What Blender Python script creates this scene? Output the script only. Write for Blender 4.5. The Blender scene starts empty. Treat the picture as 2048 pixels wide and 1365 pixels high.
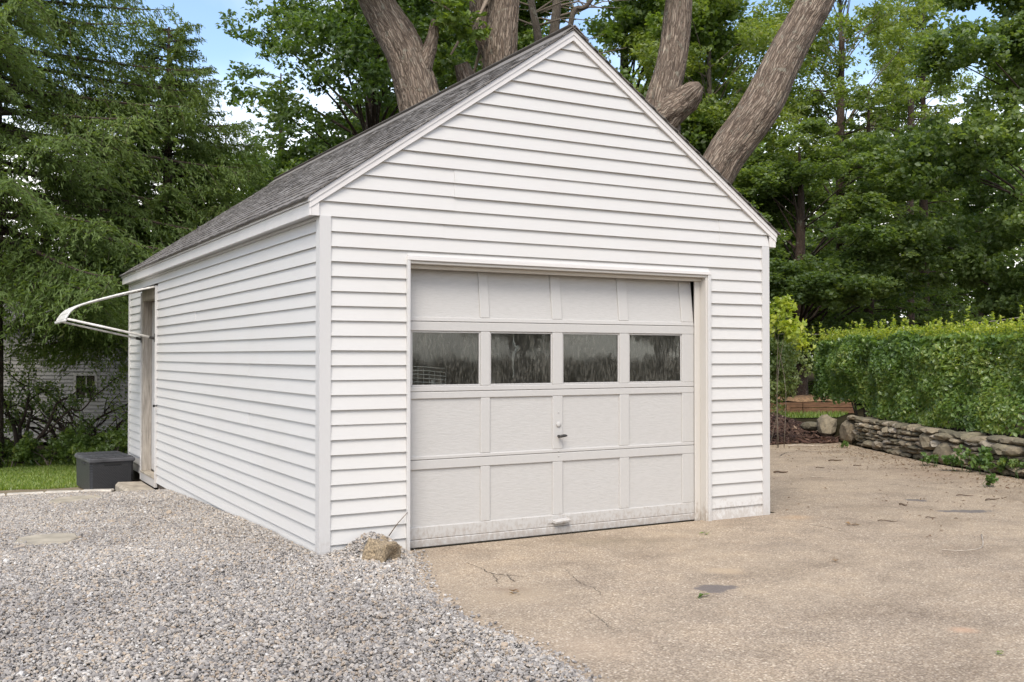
import bpy, math, random
import numpy as np
from mathutils import Vector, Matrix
R = math.radians
random.seed(7)
rng = np.random.default_rng(11)
S = bpy.context.scene
COL = S.collection

# ------------------------------------------------------------------ camera
cd = bpy.data.cameras.new('camera'); cam = bpy.data.objects.new('camera', cd); COL.objects.link(cam)
cd.sensor_width = 36.0; cd.lens = 35.857; cd.clip_start = 0.05; cd.clip_end = 2000
CAM = Vector((-2.264, -6.630, 1.390)); YAW, PITCH = 0.5156, 0.0139
cam.location = CAM; cam.rotation_euler = (math.pi/2 + PITCH, 0, -YAW)
S.camera = cam

# ------------------------------------------------------------------ sky and sun
SUN_AZ = Vector((-0.60, -0.80)); SUN_EL = R(50)          # the way towards the sun
wd = bpy.data.worlds.new('World'); S.world = wd; wd.use_nodes = True
wn = wd.node_tree; wn.nodes.clear()
def wnode(t, **k):
    n = wn.nodes.new(t)
    for a, v in k.items(): setattr(n, a, v)
    return n
sky = wnode('ShaderNodeTexSky', sky_type='NISHITA', sun_disc=False, sun_elevation=SUN_EL,
            sun_rotation=math.atan2(SUN_AZ.x, SUN_AZ.y), altitude=100, air_density=1.0, dust_density=1.6, ozone_density=1.6)
bg1 = wnode('ShaderNodeBackground'); bg1.inputs['Strength'].default_value = 0.12
wn.links.new(sky.outputs[0], bg1.inputs[0])
bg2 = wnode('ShaderNodeBackground'); bg2.inputs[0].default_value = (1.0, 0.985, 0.955, 1); bg2.inputs['Strength'].default_value = 1.02
tc = wnode('ShaderNodeTexCoord'); sx = wnode('ShaderNodeSeparateXYZ'); wn.links.new(tc.outputs['Generated'], sx.inputs[0])
nz = wnode('ShaderNodeTexNoise'); nz.inputs['Scale'].default_value = 2.6; nz.inputs['Detail'].default_value = 6
wn.links.new(tc.outputs['Generated'], nz.inputs['Vector'])
ma = wnode('ShaderNodeMath', operation='MULTIPLY_ADD'); wn.links.new(nz.outputs[0], ma.inputs[0]); ma.inputs[1].default_value = -0.22
wn.links.new(sx.outputs['Z'], ma.inputs[2])
mr = wnode('ShaderNodeMapRange', interpolation_type='SMOOTHSTEP'); wn.links.new(ma.outputs[0], mr.inputs['Value'])
mr.inputs['From Min'].default_value = 0.02; mr.inputs['From Max'].default_value = 0.18
mr.inputs['To Min'].default_value = 1.0; mr.inputs['To Max'].default_value = 0.0
# scattered thin cloud higher up
nz2 = wnode('ShaderNodeTexNoise'); nz2.inputs['Scale'].default_value = 2.0; nz2.inputs['Detail'].default_value = 7
wn.links.new(tc.outputs['Generated'], nz2.inputs['Vector'])
mr2 = wnode('ShaderNodeMapRange', interpolation_type='SMOOTHSTEP'); wn.links.new(nz2.outputs[0], mr2.inputs['Value'])
mr2.inputs['From Min'].default_value = 0.50; mr2.inputs['From Max'].default_value = 0.72
mr2.inputs['To Max'].default_value = 0.75
mx = wnode('ShaderNodeMath', operation='MAXIMUM'); wn.links.new(mr.outputs[0], mx.inputs[0]); wn.links.new(mr2.outputs[0], mx.inputs[1])
ms = wnode('ShaderNodeMixShader'); wn.links.new(mx.outputs[0], ms.inputs[0]); wn.links.new(bg1.outputs[0], ms.inputs[1]); wn.links.new(bg2.outputs[0], ms.inputs[2])
wo = wnode('ShaderNodeOutputWorld'); wn.links.new(ms.outputs[0], wo.inputs[0])

sl = bpy.data.lights.new('sun', 'SUN'); sl.energy = 1.5; sl.angle = R(32); sl.color = (1.0, 0.94, 0.84)
so = bpy.data.objects.new('sun', sl); COL.objects.link(so)
sd = Vector((SUN_AZ.x*math.cos(SUN_EL), SUN_AZ.y*math.cos(SUN_EL), math.sin(SUN_EL))).normalized()
so.rotation_euler = sd.to_track_quat('Z', 'Y').to_euler(); so.location = (0, -10, 20)

S.view_settings.view_transform = 'Standard'; S.view_settings.look = 'None'
S.view_settings.gamma = 1.0; S.view_settings.exposure = 1.2; S.view_settings.use_curve_mapping = False
S.render.engine = 'CYCLES'
S.cycles.use_denoising = True; S.cycles.use_adaptive_sampling = True; S.cycles.adaptive_threshold = 0.01
S.cycles.max_bounces = 8; S.cycles.diffuse_bounces = 6; S.cycles.glossy_bounces = 3
S.cycles.transmission_bounces = 4; S.cycles.transparent_max_bounces = 6
S.cycles.caustics_reflective = False; S.cycles.caustics_refractive = False

# ------------------------------------------------------------------ layout helper: photo pixel (2048 wide) to a point
_f = 2039.84
_fw = Vector((math.sin(YAW)*math.cos(PITCH), math.cos(YAW)*math.cos(PITCH), math.sin(PITCH)))
_r = Vector((math.cos(YAW), -math.sin(YAW), 0)); _u = _r.cross(_fw)
def ray(x, y): return _fw + _r*((x-1024)/_f) - _u*((y-682.5)/_f)
def dep(x, y, D): return CAM + ray(x, y)*D
def on(x, y, ax, v):
    d = ray(x, y); return CAM + d*((v-CAM[ax])/d[ax])

# ------------------------------------------------------------------ ground height
def smooth(a, b, x):
    t = np.clip((np.asarray(x, float)-a)/(b-a), 0, 1); return t*t*(3-2*t)
def gz(x, y):
    x = np.asarray(x, float); y = np.asarray(y, float)
    yy = np.clip(y, 0, 16)
    h = 0.025*yy + 0.0025*np.minimum(yy, 8)**2
    return -(1-smooth(0.6, 4.2, x))*h
# ------------------------------------------------------------------ materials
def newmat(name):
    m = bpy.data.materials.new(name); m.use_nodes = True
    nt = m.node_tree; b = nt.nodes['Principled BSDF']; return m, nt, b
def N(nt, t, ins=None, **k):
    n = nt.nodes.new(t)
    for a, v in k.items(): setattr(n, a, v)
    for a, v in (ins or {}).items():
        if hasattr(v, 'is_output') : nt.links.new(v, n.inputs[a])
        else: n.inputs[a].default_value = v
    return n
def ramp(nt, fac, stops):
    n = nt.nodes.new('ShaderNodeValToRGB'); e = n.color_ramp.elements
    while len(e) < len(stops): e.new(0.5)
    for i, (p, c) in enumerate(stops):
        e[i].position = p; e[i].color = (*c, 1) if len(c) == 3 else c
    nt.links.new(fac, n.inputs[0]); return n.outputs[0]
def mixc(nt, fac, a, b, mode='MIX'):
    n = nt.nodes.new('ShaderNodeMix'); n.data_type = 'RGBA'; n.blend_type = mode
    for i, v in ((0, fac), (6, a), (7, b)):
        if hasattr(v, 'is_output'): nt.links.new(v, n.inputs[i])
        else: n.inputs[i].default_value = v if i == 0 else ((*v, 1) if len(v) == 3 else v)
    return n.outputs[2]
def pos(nt, scale=(1, 1, 1), rot=(0, 0, 0)):
    g = nt.nodes.new('ShaderNodeNewGeometry'); mp = nt.nodes.new('ShaderNodeMapping')
    mp.inputs['Scale'].default_value = scale; mp.inputs['Rotation'].default_value = rot
    nt.links.new(g.outputs['Position'], mp.inputs[0]); return mp.outputs[0]
def opos(nt, scale=(1, 1, 1)):
    g = nt.nodes.new('ShaderNodeTexCoord'); mp = nt.nodes.new('ShaderNodeMapping')
    mp.inputs['Scale'].default_value = scale; nt.links.new(g.outputs['Object'], mp.inputs[0]); return mp.outputs[0]
def noise(nt, vec, scale, detail=4, rough=0.55):
    return N(nt, 'ShaderNodeTexNoise', {'Vector': vec, 'Scale': scale, 'Detail': detail, 'Roughness': rough}).outputs[0]
def bump(nt, b, h, strength=0.3, dist=0.01):
    n = N(nt, 'ShaderNodeBump', {'Height': h, 'Strength': strength, 'Distance': dist}); nt.links.new(n.outputs[0], b.inputs['Normal'])
def setc(nt, b, c):
    if hasattr(c, 'is_output'): nt.links.new(c, b.inputs['Base Color'])
    else: b.inputs['Base Color'].default_value = (*c, 1)

def m_paint(name, col, grain=(3, 3, 60), rough=0.55, dirt=(0.45, 0.40, 0.33), amount=0.10, bstr=0.12, low_dirt=0.0):
    m, nt, b = newmat(name)
    n1 = noise(nt, pos(nt, (1, 1, 1)), 1.3, 5)
    n2 = noise(nt, pos(nt, grain), 9.0, 4)
    f1 = ramp(nt, n1, [(0.42, (0, 0, 0)), (0.78, (1, 1, 1))])
    fac = N(nt, 'ShaderNodeMath', {0: f1, 1: amount}, operation='MULTIPLY').outputs[0]
    c = mixc(nt, fac, col, dirt)
    c = mixc(nt, 0.10, c, ramp(nt, n2, [(0.3, (0.6, 0.58, 0.55)), (0.7, (1, 1, 1))]), 'MULTIPLY')
    if low_dirt:
        g = nt.nodes.new('ShaderNodeNewGeometry'); s = N(nt, 'ShaderNodeSeparateXYZ', {0: g.outputs['Position']})
        sp = noise(nt, pos(nt, (1, 1, 0.6)), 38, 5, 0.7)
        zz = N(nt, 'ShaderNodeMath', {0: s.outputs['Z'], 1: 0.0}, operation='MULTIPLY_ADD')
        mrr = N(nt, 'ShaderNodeMapRange', {'Value': s.outputs['Z'], 'From Min': -0.12, 'From Max': 0.38, 'To Min': 0.62, 'To Max': 0.0})
        ad = N(nt, 'ShaderNodeMath', {0: mrr.outputs[0], 1: sp}, operation='ADD')
        mk = ramp(nt, ad.outputs[0], [(0.80, (0, 0, 0)), (1.0, (1, 1, 1))])
        fk = N(nt, 'ShaderNodeMath', {0: mk, 1: low_dirt}, operation='MULTIPLY').outputs[0]
        c = mixc(nt, fk, c, (0.22, 0.15, 0.09))
    setc(nt, b, c); b.inputs['Roughness'].default_value = rough
    bump(nt, b, n2, bstr, 0.004); return m

M = {}
M['siding'] = m_paint('vinyl_siding', (0.56, 0.543, 0.515), (1.2, 1.2, 30), 0.5, amount=0.13, bstr=0.05)
M['siding_dirty'] = m_paint('splashed_siding', (0.56, 0.543, 0.515), (1.2, 1.2, 30), 0.5, amount=0.13, bstr=0.05, low_dirt=0.36)
M['shaded_old_paint'] = m_paint('shaded_old_shed_paint', (0.21, 0.20, 0.18), (1, 1, 20), 0.7, amount=0.35)  # old white shed paint, its colour darkened to carry the shade under the trees
M['grey_trim'] = m_paint('grey_shed_trim', (0.28, 0.265, 0.235), (10, 10, 2), 0.7, amount=0.3)  # a lighter step of the shed wall's darkened colour
M['trim'] = m_paint('white_trim', (0.53, 0.515, 0.495), (20, 20, 1.5), 0.45, amount=0.06, bstr=0.05, low_dirt=0.2)
M['fascia'] = m_paint('fascia_metal', (0.64, 0.61, 0.58), (1, 1, 1), 0.4, amount=0.05, bstr=0.02)
M['door_paint'] = m_paint('door_paint', (0.465, 0.448, 0.422), (6, 6, 6), 0.6, amount=0.05, bstr=0.1, low_dirt=0.4)
M['jamb'] = m_paint('cream_jamb', (0.53, 0.50, 0.455), (40, 40, 2), 0.55, amount=0.2, bstr=0.15, low_dirt=0.5)
def m_panel():
    m, nt, b = newmat('panel_plywood')
    v = pos(nt, (2.2, 2.2, 14)); w = noise(nt, pos(nt, (1.2, 1.2, 3)), 3, 3)
    vv = N(nt, 'ShaderNodeVectorMath', {0: v, 1: N(nt, 'ShaderNodeCombineXYZ', {2: w}).outputs[0]}, operation='ADD')
    n2 = noise(nt, vv.outputs[0], 7, 6, 0.6)
    c = mixc(nt, 0.14, (0.465, 0.448, 0.422), ramp(nt, n2, [(0.35, (0.55, 0.53, 0.5)), (0.6, (1, 1, 1))]), 'MULTIPLY')
    setc(nt, b, c); b.inputs['Roughness'].default_value = 0.6; bump(nt, b, n2, 0.35, 0.006); return m
M['panel'] = m_panel()
def m_simple(name, col, rough=0.6, metal=0, var=0.15, scale=12, bstr=0.15, sc=(1, 1, 1), dist=0.005):
    m, nt, b = newmat(name); n = noise(nt, opos(nt, sc), scale, 5)
    lo = tuple(c*(1-var*1.6) for c in col); hi = tuple(min(1, c*(1+var)) for c in col)
    setc(nt, b, ramp(nt, n, [(0.3, lo), (0.7, hi)])); b.inputs['Roughness'].default_value = rough; b.inputs['Metallic'].default_value = metal
    bump(nt, b, n, bstr, dist); return m
M['dark_metal'] = m_simple('dark_metal', (0.06, 0.055, 0.05), 0.45, 0.6)
M['interior'] = m_simple('interior_boards', (0.10, 0.075, 0.055), 0.85)
M['old_wood'] = m_simple('weathered_jamb', (0.37, 0.33, 0.28), 0.75, var=0.25, scale=5, sc=(14, 14, 1))
M['awning'] = m_simple('awning_aluminium', (0.66, 0.63, 0.58), 0.5, 0.0, var=0.2, scale=9)
M['concrete'] = m_simple('concrete', (0.36, 0.31, 0.24), 0.9, var=0.25, scale=9, bstr=0.4)
M['paver'] = m_simple('paver', (0.52, 0.475, 0.41), 0.9, var=0.22, scale=10, bstr=0.4)
M['flag'] = m_simple('flagstone', (0.36, 0.315, 0.24), 0.9, var=0.22, scale=6, bstr=0.4)
M['plastic'] = m_simple('charcoal_plastic', (0.035, 0.037, 0.042), 0.45, var=0.15, scale=20)
M['plastic_lid'] = m_simple('charcoal_lid', (0.075, 0.075, 0.08), 0.5, var=0.35, scale=5)
M['black'] = m_simple('black_void', (0.01, 0.01, 0.01), 0.8)
M['rock'] = m_simple('brown_rock', (0.30, 0.23, 0.145), 0.85, var=0.4, scale=7, bstr=0.6, dist=0.02)
M['twig'] = m_simple('twig_bark', (0.10, 0.065, 0.04), 0.9, var=0.3)
M['pale_twig'] = m_simple('pale_twig', (0.40, 0.34, 0.27), 0.9, var=0.3)
M['white_plastic'] = m_simple('white_plastic', (0.7, 0.7, 0.68), 0.5, var=0.05)
M['timber'] = m_simple('bed_timber', (0.20, 0.10, 0.05), 0.85, var=0.3, scale=4, sc=(1, 8, 8))
M['straw'] = m_simple('dry_straw', (0.50, 0.30, 0.16), 0.95, var=0.4, scale=18, bstr=0.7, dist=0.03)
M['brick'] = m_simple('red_brick', (0.30, 0.13, 0.09), 0.9, var=0.25)

def m_stone():
    m, nt, b = newmat('field_stone')
    oi = nt.nodes.new('ShaderNodeObjectInfo')
    base = ramp(nt, oi.outputs['Random'], [(0.0, (0.13, 0.115, 0.08)), (0.3, (0.19, 0.165, 0.112)), (0.55, (0.25, 0.21, 0.148)), (0.8, (0.29, 0.24, 0.172)), (1.0, (0.42, 0.37, 0.30))])
    n = noise(nt, pos(nt), 16, 6, 0.65)
    c = mixc(nt, 0.75, base, ramp(nt, n, [(0.3, (0.45, 0.45, 0.42)), (0.55, (0.95, 0.95, 0.92)), (0.75, (1.35, 1.3, 1.2))]), 'MULTIPLY')
    setc(nt, b, c); b.inputs['Roughness'].default_value = 0.9; bump(nt, b, n, 0.7, 0.02); return m
M['stone'] = m_stone()

def m_asphalt():
    m, nt, b = newmat('driveway_aggregate')
    v = pos(nt)
    vo = N(nt, 'ShaderNodeTexVoronoi', {'Vector': v, 'Scale': 95.0, 'Randomness': 1.0}, feature='F1')
    rnd = N(nt, 'ShaderNodeSeparateColor', {0: vo.outputs['Color']}).outputs[0]
    peb = ramp(nt, rnd, [(0.0, (0.26, 0.203, 0.148)), (0.35, (0.335, 0.268, 0.196)), (0.7, (0.405, 0.328, 0.243)), (0.93, (0.48, 0.392, 0.29)), (1.0, (0.66, 0.57, 0.45))])
    gap = ramp(nt, vo.outputs['Distance'], [(0.35, (1, 1, 1)), (0.75, (0.66, 0.61, 0.55))])
    c = mixc(nt, 1.0, peb, gap, 'MULTIPLY')
    big = noise(nt, v, 0.55, 6, 0.6)
    sand = ramp(nt, big, [(0.42, (0, 0, 0)), (0.68, (1, 1, 1))])
    fs = N(nt, 'ShaderNodeMath', {0: sand, 1: 0.55}, operation='MULTIPLY').outputs[0]
    c = mixc(nt, fs, c, mixc(nt, 0.5, c, (0.46, 0.36, 0.24)))
    med = noise(nt, v, 3.2, 6, 0.65)
    c = mixc(nt, 0.6, c, ramp(nt, med, [(0.3, (0.70, 0.69, 0.68)), (0.5, (1, 1, 1)), (0.7, (1.18, 1.15, 1.10))]), 'MULTIPLY')
    lrg = noise(nt, pos(nt, (1, 1.8, 1), (0, 0, 0.6)), 0.9, 5, 0.62)
    c = mixc(nt, 0.55, c, ramp(nt, lrg, [(0.32, (0.60, 0.565, 0.53)), (0.5, (1, 1, 1)), (0.68, (1.16, 1.14, 1.10))]), 'MULTIPLY')
    def blob(cx, cy, rx, ry, col, amt, edge=0.35, ns=5.0):
        nonlocal c
        g = N(nt, 'ShaderNodeMapping', {'Location': (-cx, -cy, 0)}, vector_type='POINT'); nt.links.new(v, g.inputs[0])
        rt = N(nt, 'ShaderNodeMapping', {'Rotation': (0, 0, YAW)}); nt.links.new(g.outputs[0], rt.inputs[0])
        s = N(nt, 'ShaderNodeMapping', {'Scale': (1/rx, 1/ry, 0)}); nt.links.new(rt.outputs[0], s.inputs[0])
        l = N(nt, 'ShaderNodeVectorMath', {0: s.outputs[0]}, operation='LENGTH').outputs['Value']
        nn = noise(nt, v, ns, 5, 0.6)
        a = N(nt, 'ShaderNodeMath', {0: nn, 1: 1.1 if edge > 0.3 else 2.4, 2: l}, operation='MULTIPLY_ADD').outputs[0]
        thr = 1.55 if edge > 0.3 else 2.3
        k = N(nt, 'ShaderNodeMapRange', {'Value': a, 'From Min': thr-edge*1.6, 'From Max': thr, 'To Min': amt, 'To Max': 0.0}, interpolation_type='SMOOTHSTEP').outputs[0]
        c = mixc(nt, k, c, col)
    for x, y, rx, ry, col, amt, e in [(1040, 1192, 0.55, 0.42, (0.37, 0.285, 0.19), 0.75, 0.7), (1450, 1143, 0.22, 0.16, (0.44, 0.33, 0.21), 0.7, 0.5),
            (1428, 1179, 0.13, 0.10, (0.13, 0.11, 0.10), 0.85, 0.2), (1935, 1024, 0.26, 0.09, (0.13, 0.115, 0.105), 0.85, 0.2), (1833, 1002, 0.10, 0.09, (0.10, 0.09, 0.085), 0.8, 0.2),
            (1590, 1036, 0.25, 0.22, (0.46, 0.30, 0.16), 0.6, 0.8), (1180, 1295, 0.42, 0.35, (0.50, 0.38, 0.26), 0.7, 0.9), (1925, 1262, 0.10, 0.08, (0.55, 0.33, 0.2), 0.5, 0.6),
            (1010, 1180, 0.20, 0.09, (0.25, 0.18, 0.12), 0.7, 0.5), (1200, 1085, 0.8, 0.35, (0.21, 0.165, 0.105), 0.7, 0.9), (1560, 1095, 0.5, 0.3, (0.24, 0.19, 0.14), 0.45, 0.9),
            (1880, 950, 0.9, 1.2, (0.19, 0.125, 0.085), 0.6, 0.9)]:
        p = on(x, y, 2, 0); blob(p.x, p.y, rx, ry, col, amt, e, 5.0 if e > 0.3 else 9.0)
    setc(nt, b, c); b.inputs['Roughness'].default_value = 0.9
    hh = N(nt, 'ShaderNodeMath', {0: vo.outputs['Distance'], 1: -1.0}, operation='MULTIPLY').outputs[0]
    bump(nt, b, hh, 0.55, 0.006); return m
M['asphalt'] = m_asphalt()
def m_earth(name, cols, sc=6, b2=0.5):
    m, nt, b = newmat(name); n = noise(nt, pos(nt), sc, 8, 0.7)
    setc(nt, b, ramp(nt, n, [(0.3, cols[0]), (0.5, cols[1]), (0.72, cols[2])])); b.inputs['Roughness'].default_value = 1.0; b.inputs['Specular IOR Level'].default_value = 0.0
    bump(nt, b, n, b2, 0.04); return m
M['soil'] = m_earth('forest_soil', [(0.02, 0.018, 0.01), (0.04, 0.034, 0.02), (0.07, 0.055, 0.032)], 4)
M['lawn'] = m_earth('lawn_ground', [(0.06, 0.09, 0.02), (0.10, 0.15, 0.035), (0.15, 0.18, 0.06)], 7)
M['mulchg'] = m_earth('mulch_ground', [(0.03, 0.017, 0.012), (0.055, 0.03, 0.02), (0.09, 0.05, 0.033)], 18, 0.9)
M['dirt'] = m_earth('path_dirt', [(0.16, 0.13, 0.09), (0.23, 0.19, 0.13), (0.32, 0.27, 0.19)], 14)
M['gravelbed'] = m_earth('gravel_dust', [(0.20, 0.185, 0.17), (0.30, 0.28, 0.25), (0.38, 0.355, 0.32)], 40, 0.9)

def m_pebble():
    m, nt, b = newmat('gravel_stone')
    oi = nt.nodes.new('ShaderNodeObjectInfo')
    base = ramp(nt, oi.outputs['Random'], [(0.0, (0.19, 0.175, 0.165)), (0.16, (0.30, 0.28, 0.265)), (0.40, (0.40, 0.375, 0.35)), (0.62, (0.47, 0.435, 0.395)), (0.76, (0.42, 0.335, 0.25)), (0.82, (0.50, 0.42, 0.33)), (0.93, (0.55, 0.52, 0.48)), (1.0, (0.66, 0.64, 0.61))])
    n = noise(nt, pos(nt), 90, 4)
    c = mixc(nt, 0.4, base, ramp(nt, n, [(0.3, (0.65, 0.65, 0.65)), (0.7, (1.2, 1.2, 1.2))]), 'MULTIPLY')
    pt = noise(nt, pos(nt), 0.8, 4)
    c = mixc(nt, 0.8, c, ramp(nt, pt, [(0.36, (0.62, 0.60, 0.575)), (0.60, (0.88, 0.86, 0.82))]), 'MULTIPLY')
    setc(nt, b, c); b.inputs['Roughness'].default_value = 0.8; return m
M['pebble'] = m_pebble()
def m_chip():
    m, nt, b = newmat('bark_chip'); oi = nt.nodes.new('ShaderNodeObjectInfo')
    setc(nt, b, ramp(nt, oi.outputs['Random'], [(0, (0.025, 0.014, 0.01)), (0.6, (0.075, 0.038, 0.026)), (0.95, (0.13, 0.075, 0.05)), (1, (0.28, 0.2, 0.14))])); b.inputs['Roughness'].default_value = 0.95; return m
M['chip'] = m_chip()

def m_shingle():
    m, nt, b = newmat('asphalt_shingle')
    oi = nt.nodes.new('ShaderNodeObjectInfo')
    g = N(nt, 'ShaderNodeAttribute', attribute_name='tint')
    rr = N(nt, 'ShaderNodeMath', {0: oi.outputs['Random'], 1: g.outputs['Fac']}, operation='ADD')
    rf = N(nt, 'ShaderNodeMath', {0: rr.outputs[0]}, operation='FRACT').outputs[0]
    base = ramp(nt, rf, [(0, (0.10, 0.09, 0.08)), (0.5, (0.145, 0.132, 0.12)), (1, (0.20, 0.186, 0.17))])
    n = noise(nt, pos(nt), 60, 6, 0.75)
    c = mixc(nt, 0.8, base, ramp(nt, n, [(0.3, (0.55, 0.54, 0.53)), (0.7, (1.35, 1.33, 1.3))]), 'MULTIPLY')
    setc(nt, b, c); b.inputs['Roughness'].default_value = 0.95; bump(nt, b, n, 0.5, 0.004); return m
M['shingle'] = m_shingle()

def m_bark(name, lo, mid, hi, sc=1.0):
    m, nt, b = newmat(name)
    at = N(nt, 'ShaderNodeAttribute', attribute_name='along'); mp = N(nt, 'ShaderNodeMapping', {'Scale': (1, 1, 0.11)}); nt.links.new(at.outputs['Vector'], mp.inputs[0])
    wr = N(nt, 'ShaderNodeVectorMath', {0: mp.outputs[0], 1: N(nt, 'ShaderNodeVectorMath', {0: N(nt, 'ShaderNodeTexNoise', {'Vector': at.outputs['Vector'], 'Scale': 7.0}).outputs['Color'], 1: (0.05, 0.05, 0.02)}, operation='MULTIPLY').outputs[0]}, operation='ADD')
    n = noise(nt, wr.outputs[0], 30*sc, 6, 0.6); n3 = noise(nt, pos(nt), 3.0, 4)
    vr = N(nt, 'ShaderNodeTexVoronoi', {'Vector': wr.outputs[0], 'Scale': 34*sc}, feature='DISTANCE_TO_EDGE').outputs['Distance']
    fis = ramp(nt, vr, [(0.0, (0.15, 0.15, 0.15)), (0.2, (1, 1, 1))])
    c = ramp(nt, n, [(0.30, lo), (0.45, mid), (0.66, hi)]); c = mixc(nt, fis, lo, c)
    c = mixc(nt, 0.6, c, ramp(nt, n3, [(0.35, (0.72, 0.72, 0.72)), (0.6, (1, 1, 1)), (0.75, (1.15, 1.2, 1.12))]), 'MULTIPLY')
    li = ramp(nt, noise(nt, pos(nt), 9, 5), [(0.60, (0, 0, 0)), (0.66, (1, 1, 1))])
    fl = N(nt, 'ShaderNodeMath', {0: li, 1: 0.35}, operation='MULTIPLY').outputs[0]
    c = mixc(nt, fl, c, (0.30, 0.31, 0.24))
    hh = N(nt, 'ShaderNodeMath', {0: fis, 1: 0.7, 2: n}, operation='MULTIPLY_ADD').outputs[0]
    setc(nt, b, c); b.inputs['Roughness'].default_value = 0.95; bump(nt, b, hh, 0.8, 0.025); return m
M['bark'] = m_bark('maple_bark', (0.07, 0.048, 0.034), (0.215, 0.16, 0.118), (0.35, 0.285, 0.22))
M['bark2'] = m_bark('thin_bark', (0.07, 0.055, 0.04), (0.15, 0.12, 0.09), (0.23, 0.19, 0.14), 2)
M['bark3'] = m_bark('conifer_bark', (0.035, 0.022, 0.015), (0.08, 0.052, 0.036), (0.14, 0.095, 0.068), 1.5)

def m_leaf(name, stops, trans=0.35, rough=0.42, ttint=(1.6, 1.6, 0.5), spec=0.6):
    m, nt, b = newmat(name)
    at = N(nt, 'ShaderNodeAttribute', attribute_name='tint')
    c = ramp(nt, at.outputs['Fac'], stops)
    setc(nt, b, c); b.inputs['Roughness'].default_value = rough; b.inputs['Specular IOR Level'].default_value = spec
    tr = nt.nodes.new('ShaderNodeBsdfTranslucent'); nt.links.new(mixc(nt, 1.0, c, ttint, 'MULTIPLY'), tr.inputs[0])
    mxs = N(nt, 'ShaderNodeMixShader', {0: trans}); nt.links.new(b.outputs[0], mxs.inputs[1]); nt.links.new(tr.outputs[0], mxs.inputs[2])
    nt.links.new(mxs.outputs[0], nt.nodes['Material Output'].inputs[0]); return m
M['leaf_maple'] = m_leaf('maple_leaf', [(0, (0.075, 0.12, 0.03)), (0.5, (0.135, 0.20, 0.05)), (0.85, (0.19, 0.25, 0.065)), (1, (0.30, 0.31, 0.08))], 0.5)
M['leaf_dark'] = m_leaf('dark_maple_leaf', [(0, (0.09, 0.14, 0.05)), (0.5, (0.16, 0.225, 0.08)), (0.9, (0.22, 0.28, 0.105)), (1, (0.30, 0.33, 0.11))], 0.52)
M['leaf_oak'] = m_leaf('oak_leaf', [(0, (0.06, 0.105, 0.035)), (0.5, (0.105, 0.165, 0.05)), (0.9, (0.15, 0.21, 0.065)), (1, (0.22, 0.25, 0.07))], 0.48)
M['leaf_light'] = m_leaf('ash_leaf', [(0, (0.12, 0.17, 0.045)), (0.5, (0.19, 0.25, 0.07)), (0.9, (0.26, 0.30, 0.09)), (1, (0.38, 0.36, 0.10))], 0.5)
M['leaf_hedge'] = m_leaf('hedge_leaf', [(0, (0.09, 0.155, 0.045)), (0.5, (0.17, 0.265, 0.08)), (0.8, (0.245, 0.335, 0.10)), (1, (0.33, 0.39, 0.12))], 0.45, 0.38, spec=0.7)
M['leaf_new'] = m_leaf('new_growth_leaf', [(0, (0.20, 0.27, 0.04)), (0.6, (0.34, 0.40, 0.06)), (1, (0.50, 0.50, 0.09))], 0.5)
M['leaf_shrub'] = m_leaf('shrub_leaf', [(0, (0.11, 0.16, 0.05)), (0.5, (0.20, 0.26, 0.09)), (1, (0.38, 0.40, 0.20))], 0.45)
M['leaf_weed'] = m_leaf('weed_leaf', [(0, (0.06, 0.12, 0.025)), (0.6, (0.12, 0.20, 0.05)), (1, (0.22, 0.26, 0.08))], 0.4)
M['needle'] = m_leaf('spruce_needle', [(0, (0.075, 0.11, 0.03)), (0.5, (0.13, 0.185, 0.055)), (0.85, (0.18, 0.24, 0.075)), (1, (0.24, 0.22, 0.10))], 0.45, 0.6, spec=0.3)
M['needle_dark'] = m_leaf('dark_needle', [(0, (0.06, 0.09, 0.03)), (0.5, (0.105, 0.155, 0.05)), (1, (0.17, 0.22, 0.07))], 0.48, 0.6, spec=0.3)
M['grass'] = m_leaf('grass_blade', [(0, (0.13, 0.19, 0.035)), (0.6, (0.22, 0.31, 0.06)), (1, (0.36, 0.39, 0.12))], 0.45)

def m_glass():
    m, nt, b = newmat('dirty_glass')
    nt.nodes.remove(b)
    out = nt.nodes['Material Output']
    tr = N(nt, 'ShaderNodeBsdfTransparent', {0: (0.86, 0.87, 0.84, 1)})
    gl = N(nt, 'ShaderNodeBsdfGlossy', {0: (0.75, 0.75, 0.72, 1), 'Roughness': 0.05})
    bn = N(nt, 'ShaderNodeBump', {'Height': noise(nt, pos(nt, (6, 6, 2)), 1.2, 2), 'Strength': 0.06, 'Distance': 0.02}); nt.links.new(bn.outputs[0], gl.inputs['Normal'])
    fr = N(nt, 'ShaderNodeFresnel', {'IOR': 1.5})
    mg = N(nt, 'ShaderNodeMixShader', {0: fr.outputs[0]}); nt.links.new(tr.outputs[0], mg.inputs[1]); nt.links.new(gl.outputs[0], mg.inputs[2])
    st = noise(nt, pos(nt, (105, 105, 24)), 1.0, 2, 0.5); st2 = noise(nt, pos(nt, (3, 3, 2)), 1.6, 4)
    ad = N(nt, 'ShaderNodeMath', {0: st2, 1: 0.5, 2: st}, operation='MULTIPLY_ADD').outputs[0]
    f = ramp(nt, ad, [(0.52, (0.015, 0.015, 0.015)), (0.74, (0.05, 0.05, 0.05)), (0.94, (0.16, 0.16, 0.16))])
    df = N(nt, 'ShaderNodeBsdfDiffuse', {0: (0.40, 0.38, 0.32, 1)})
    mm = N(nt, 'ShaderNodeMixShader', {0: f}); nt.links.new(mg.outputs[0], mm.inputs[1]); nt.links.new(df.outputs[0], mm.inputs[2])
    nt.links.new(mm.outputs[0], out.inputs[0]); return m
M['glass'] = m_glass()
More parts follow.
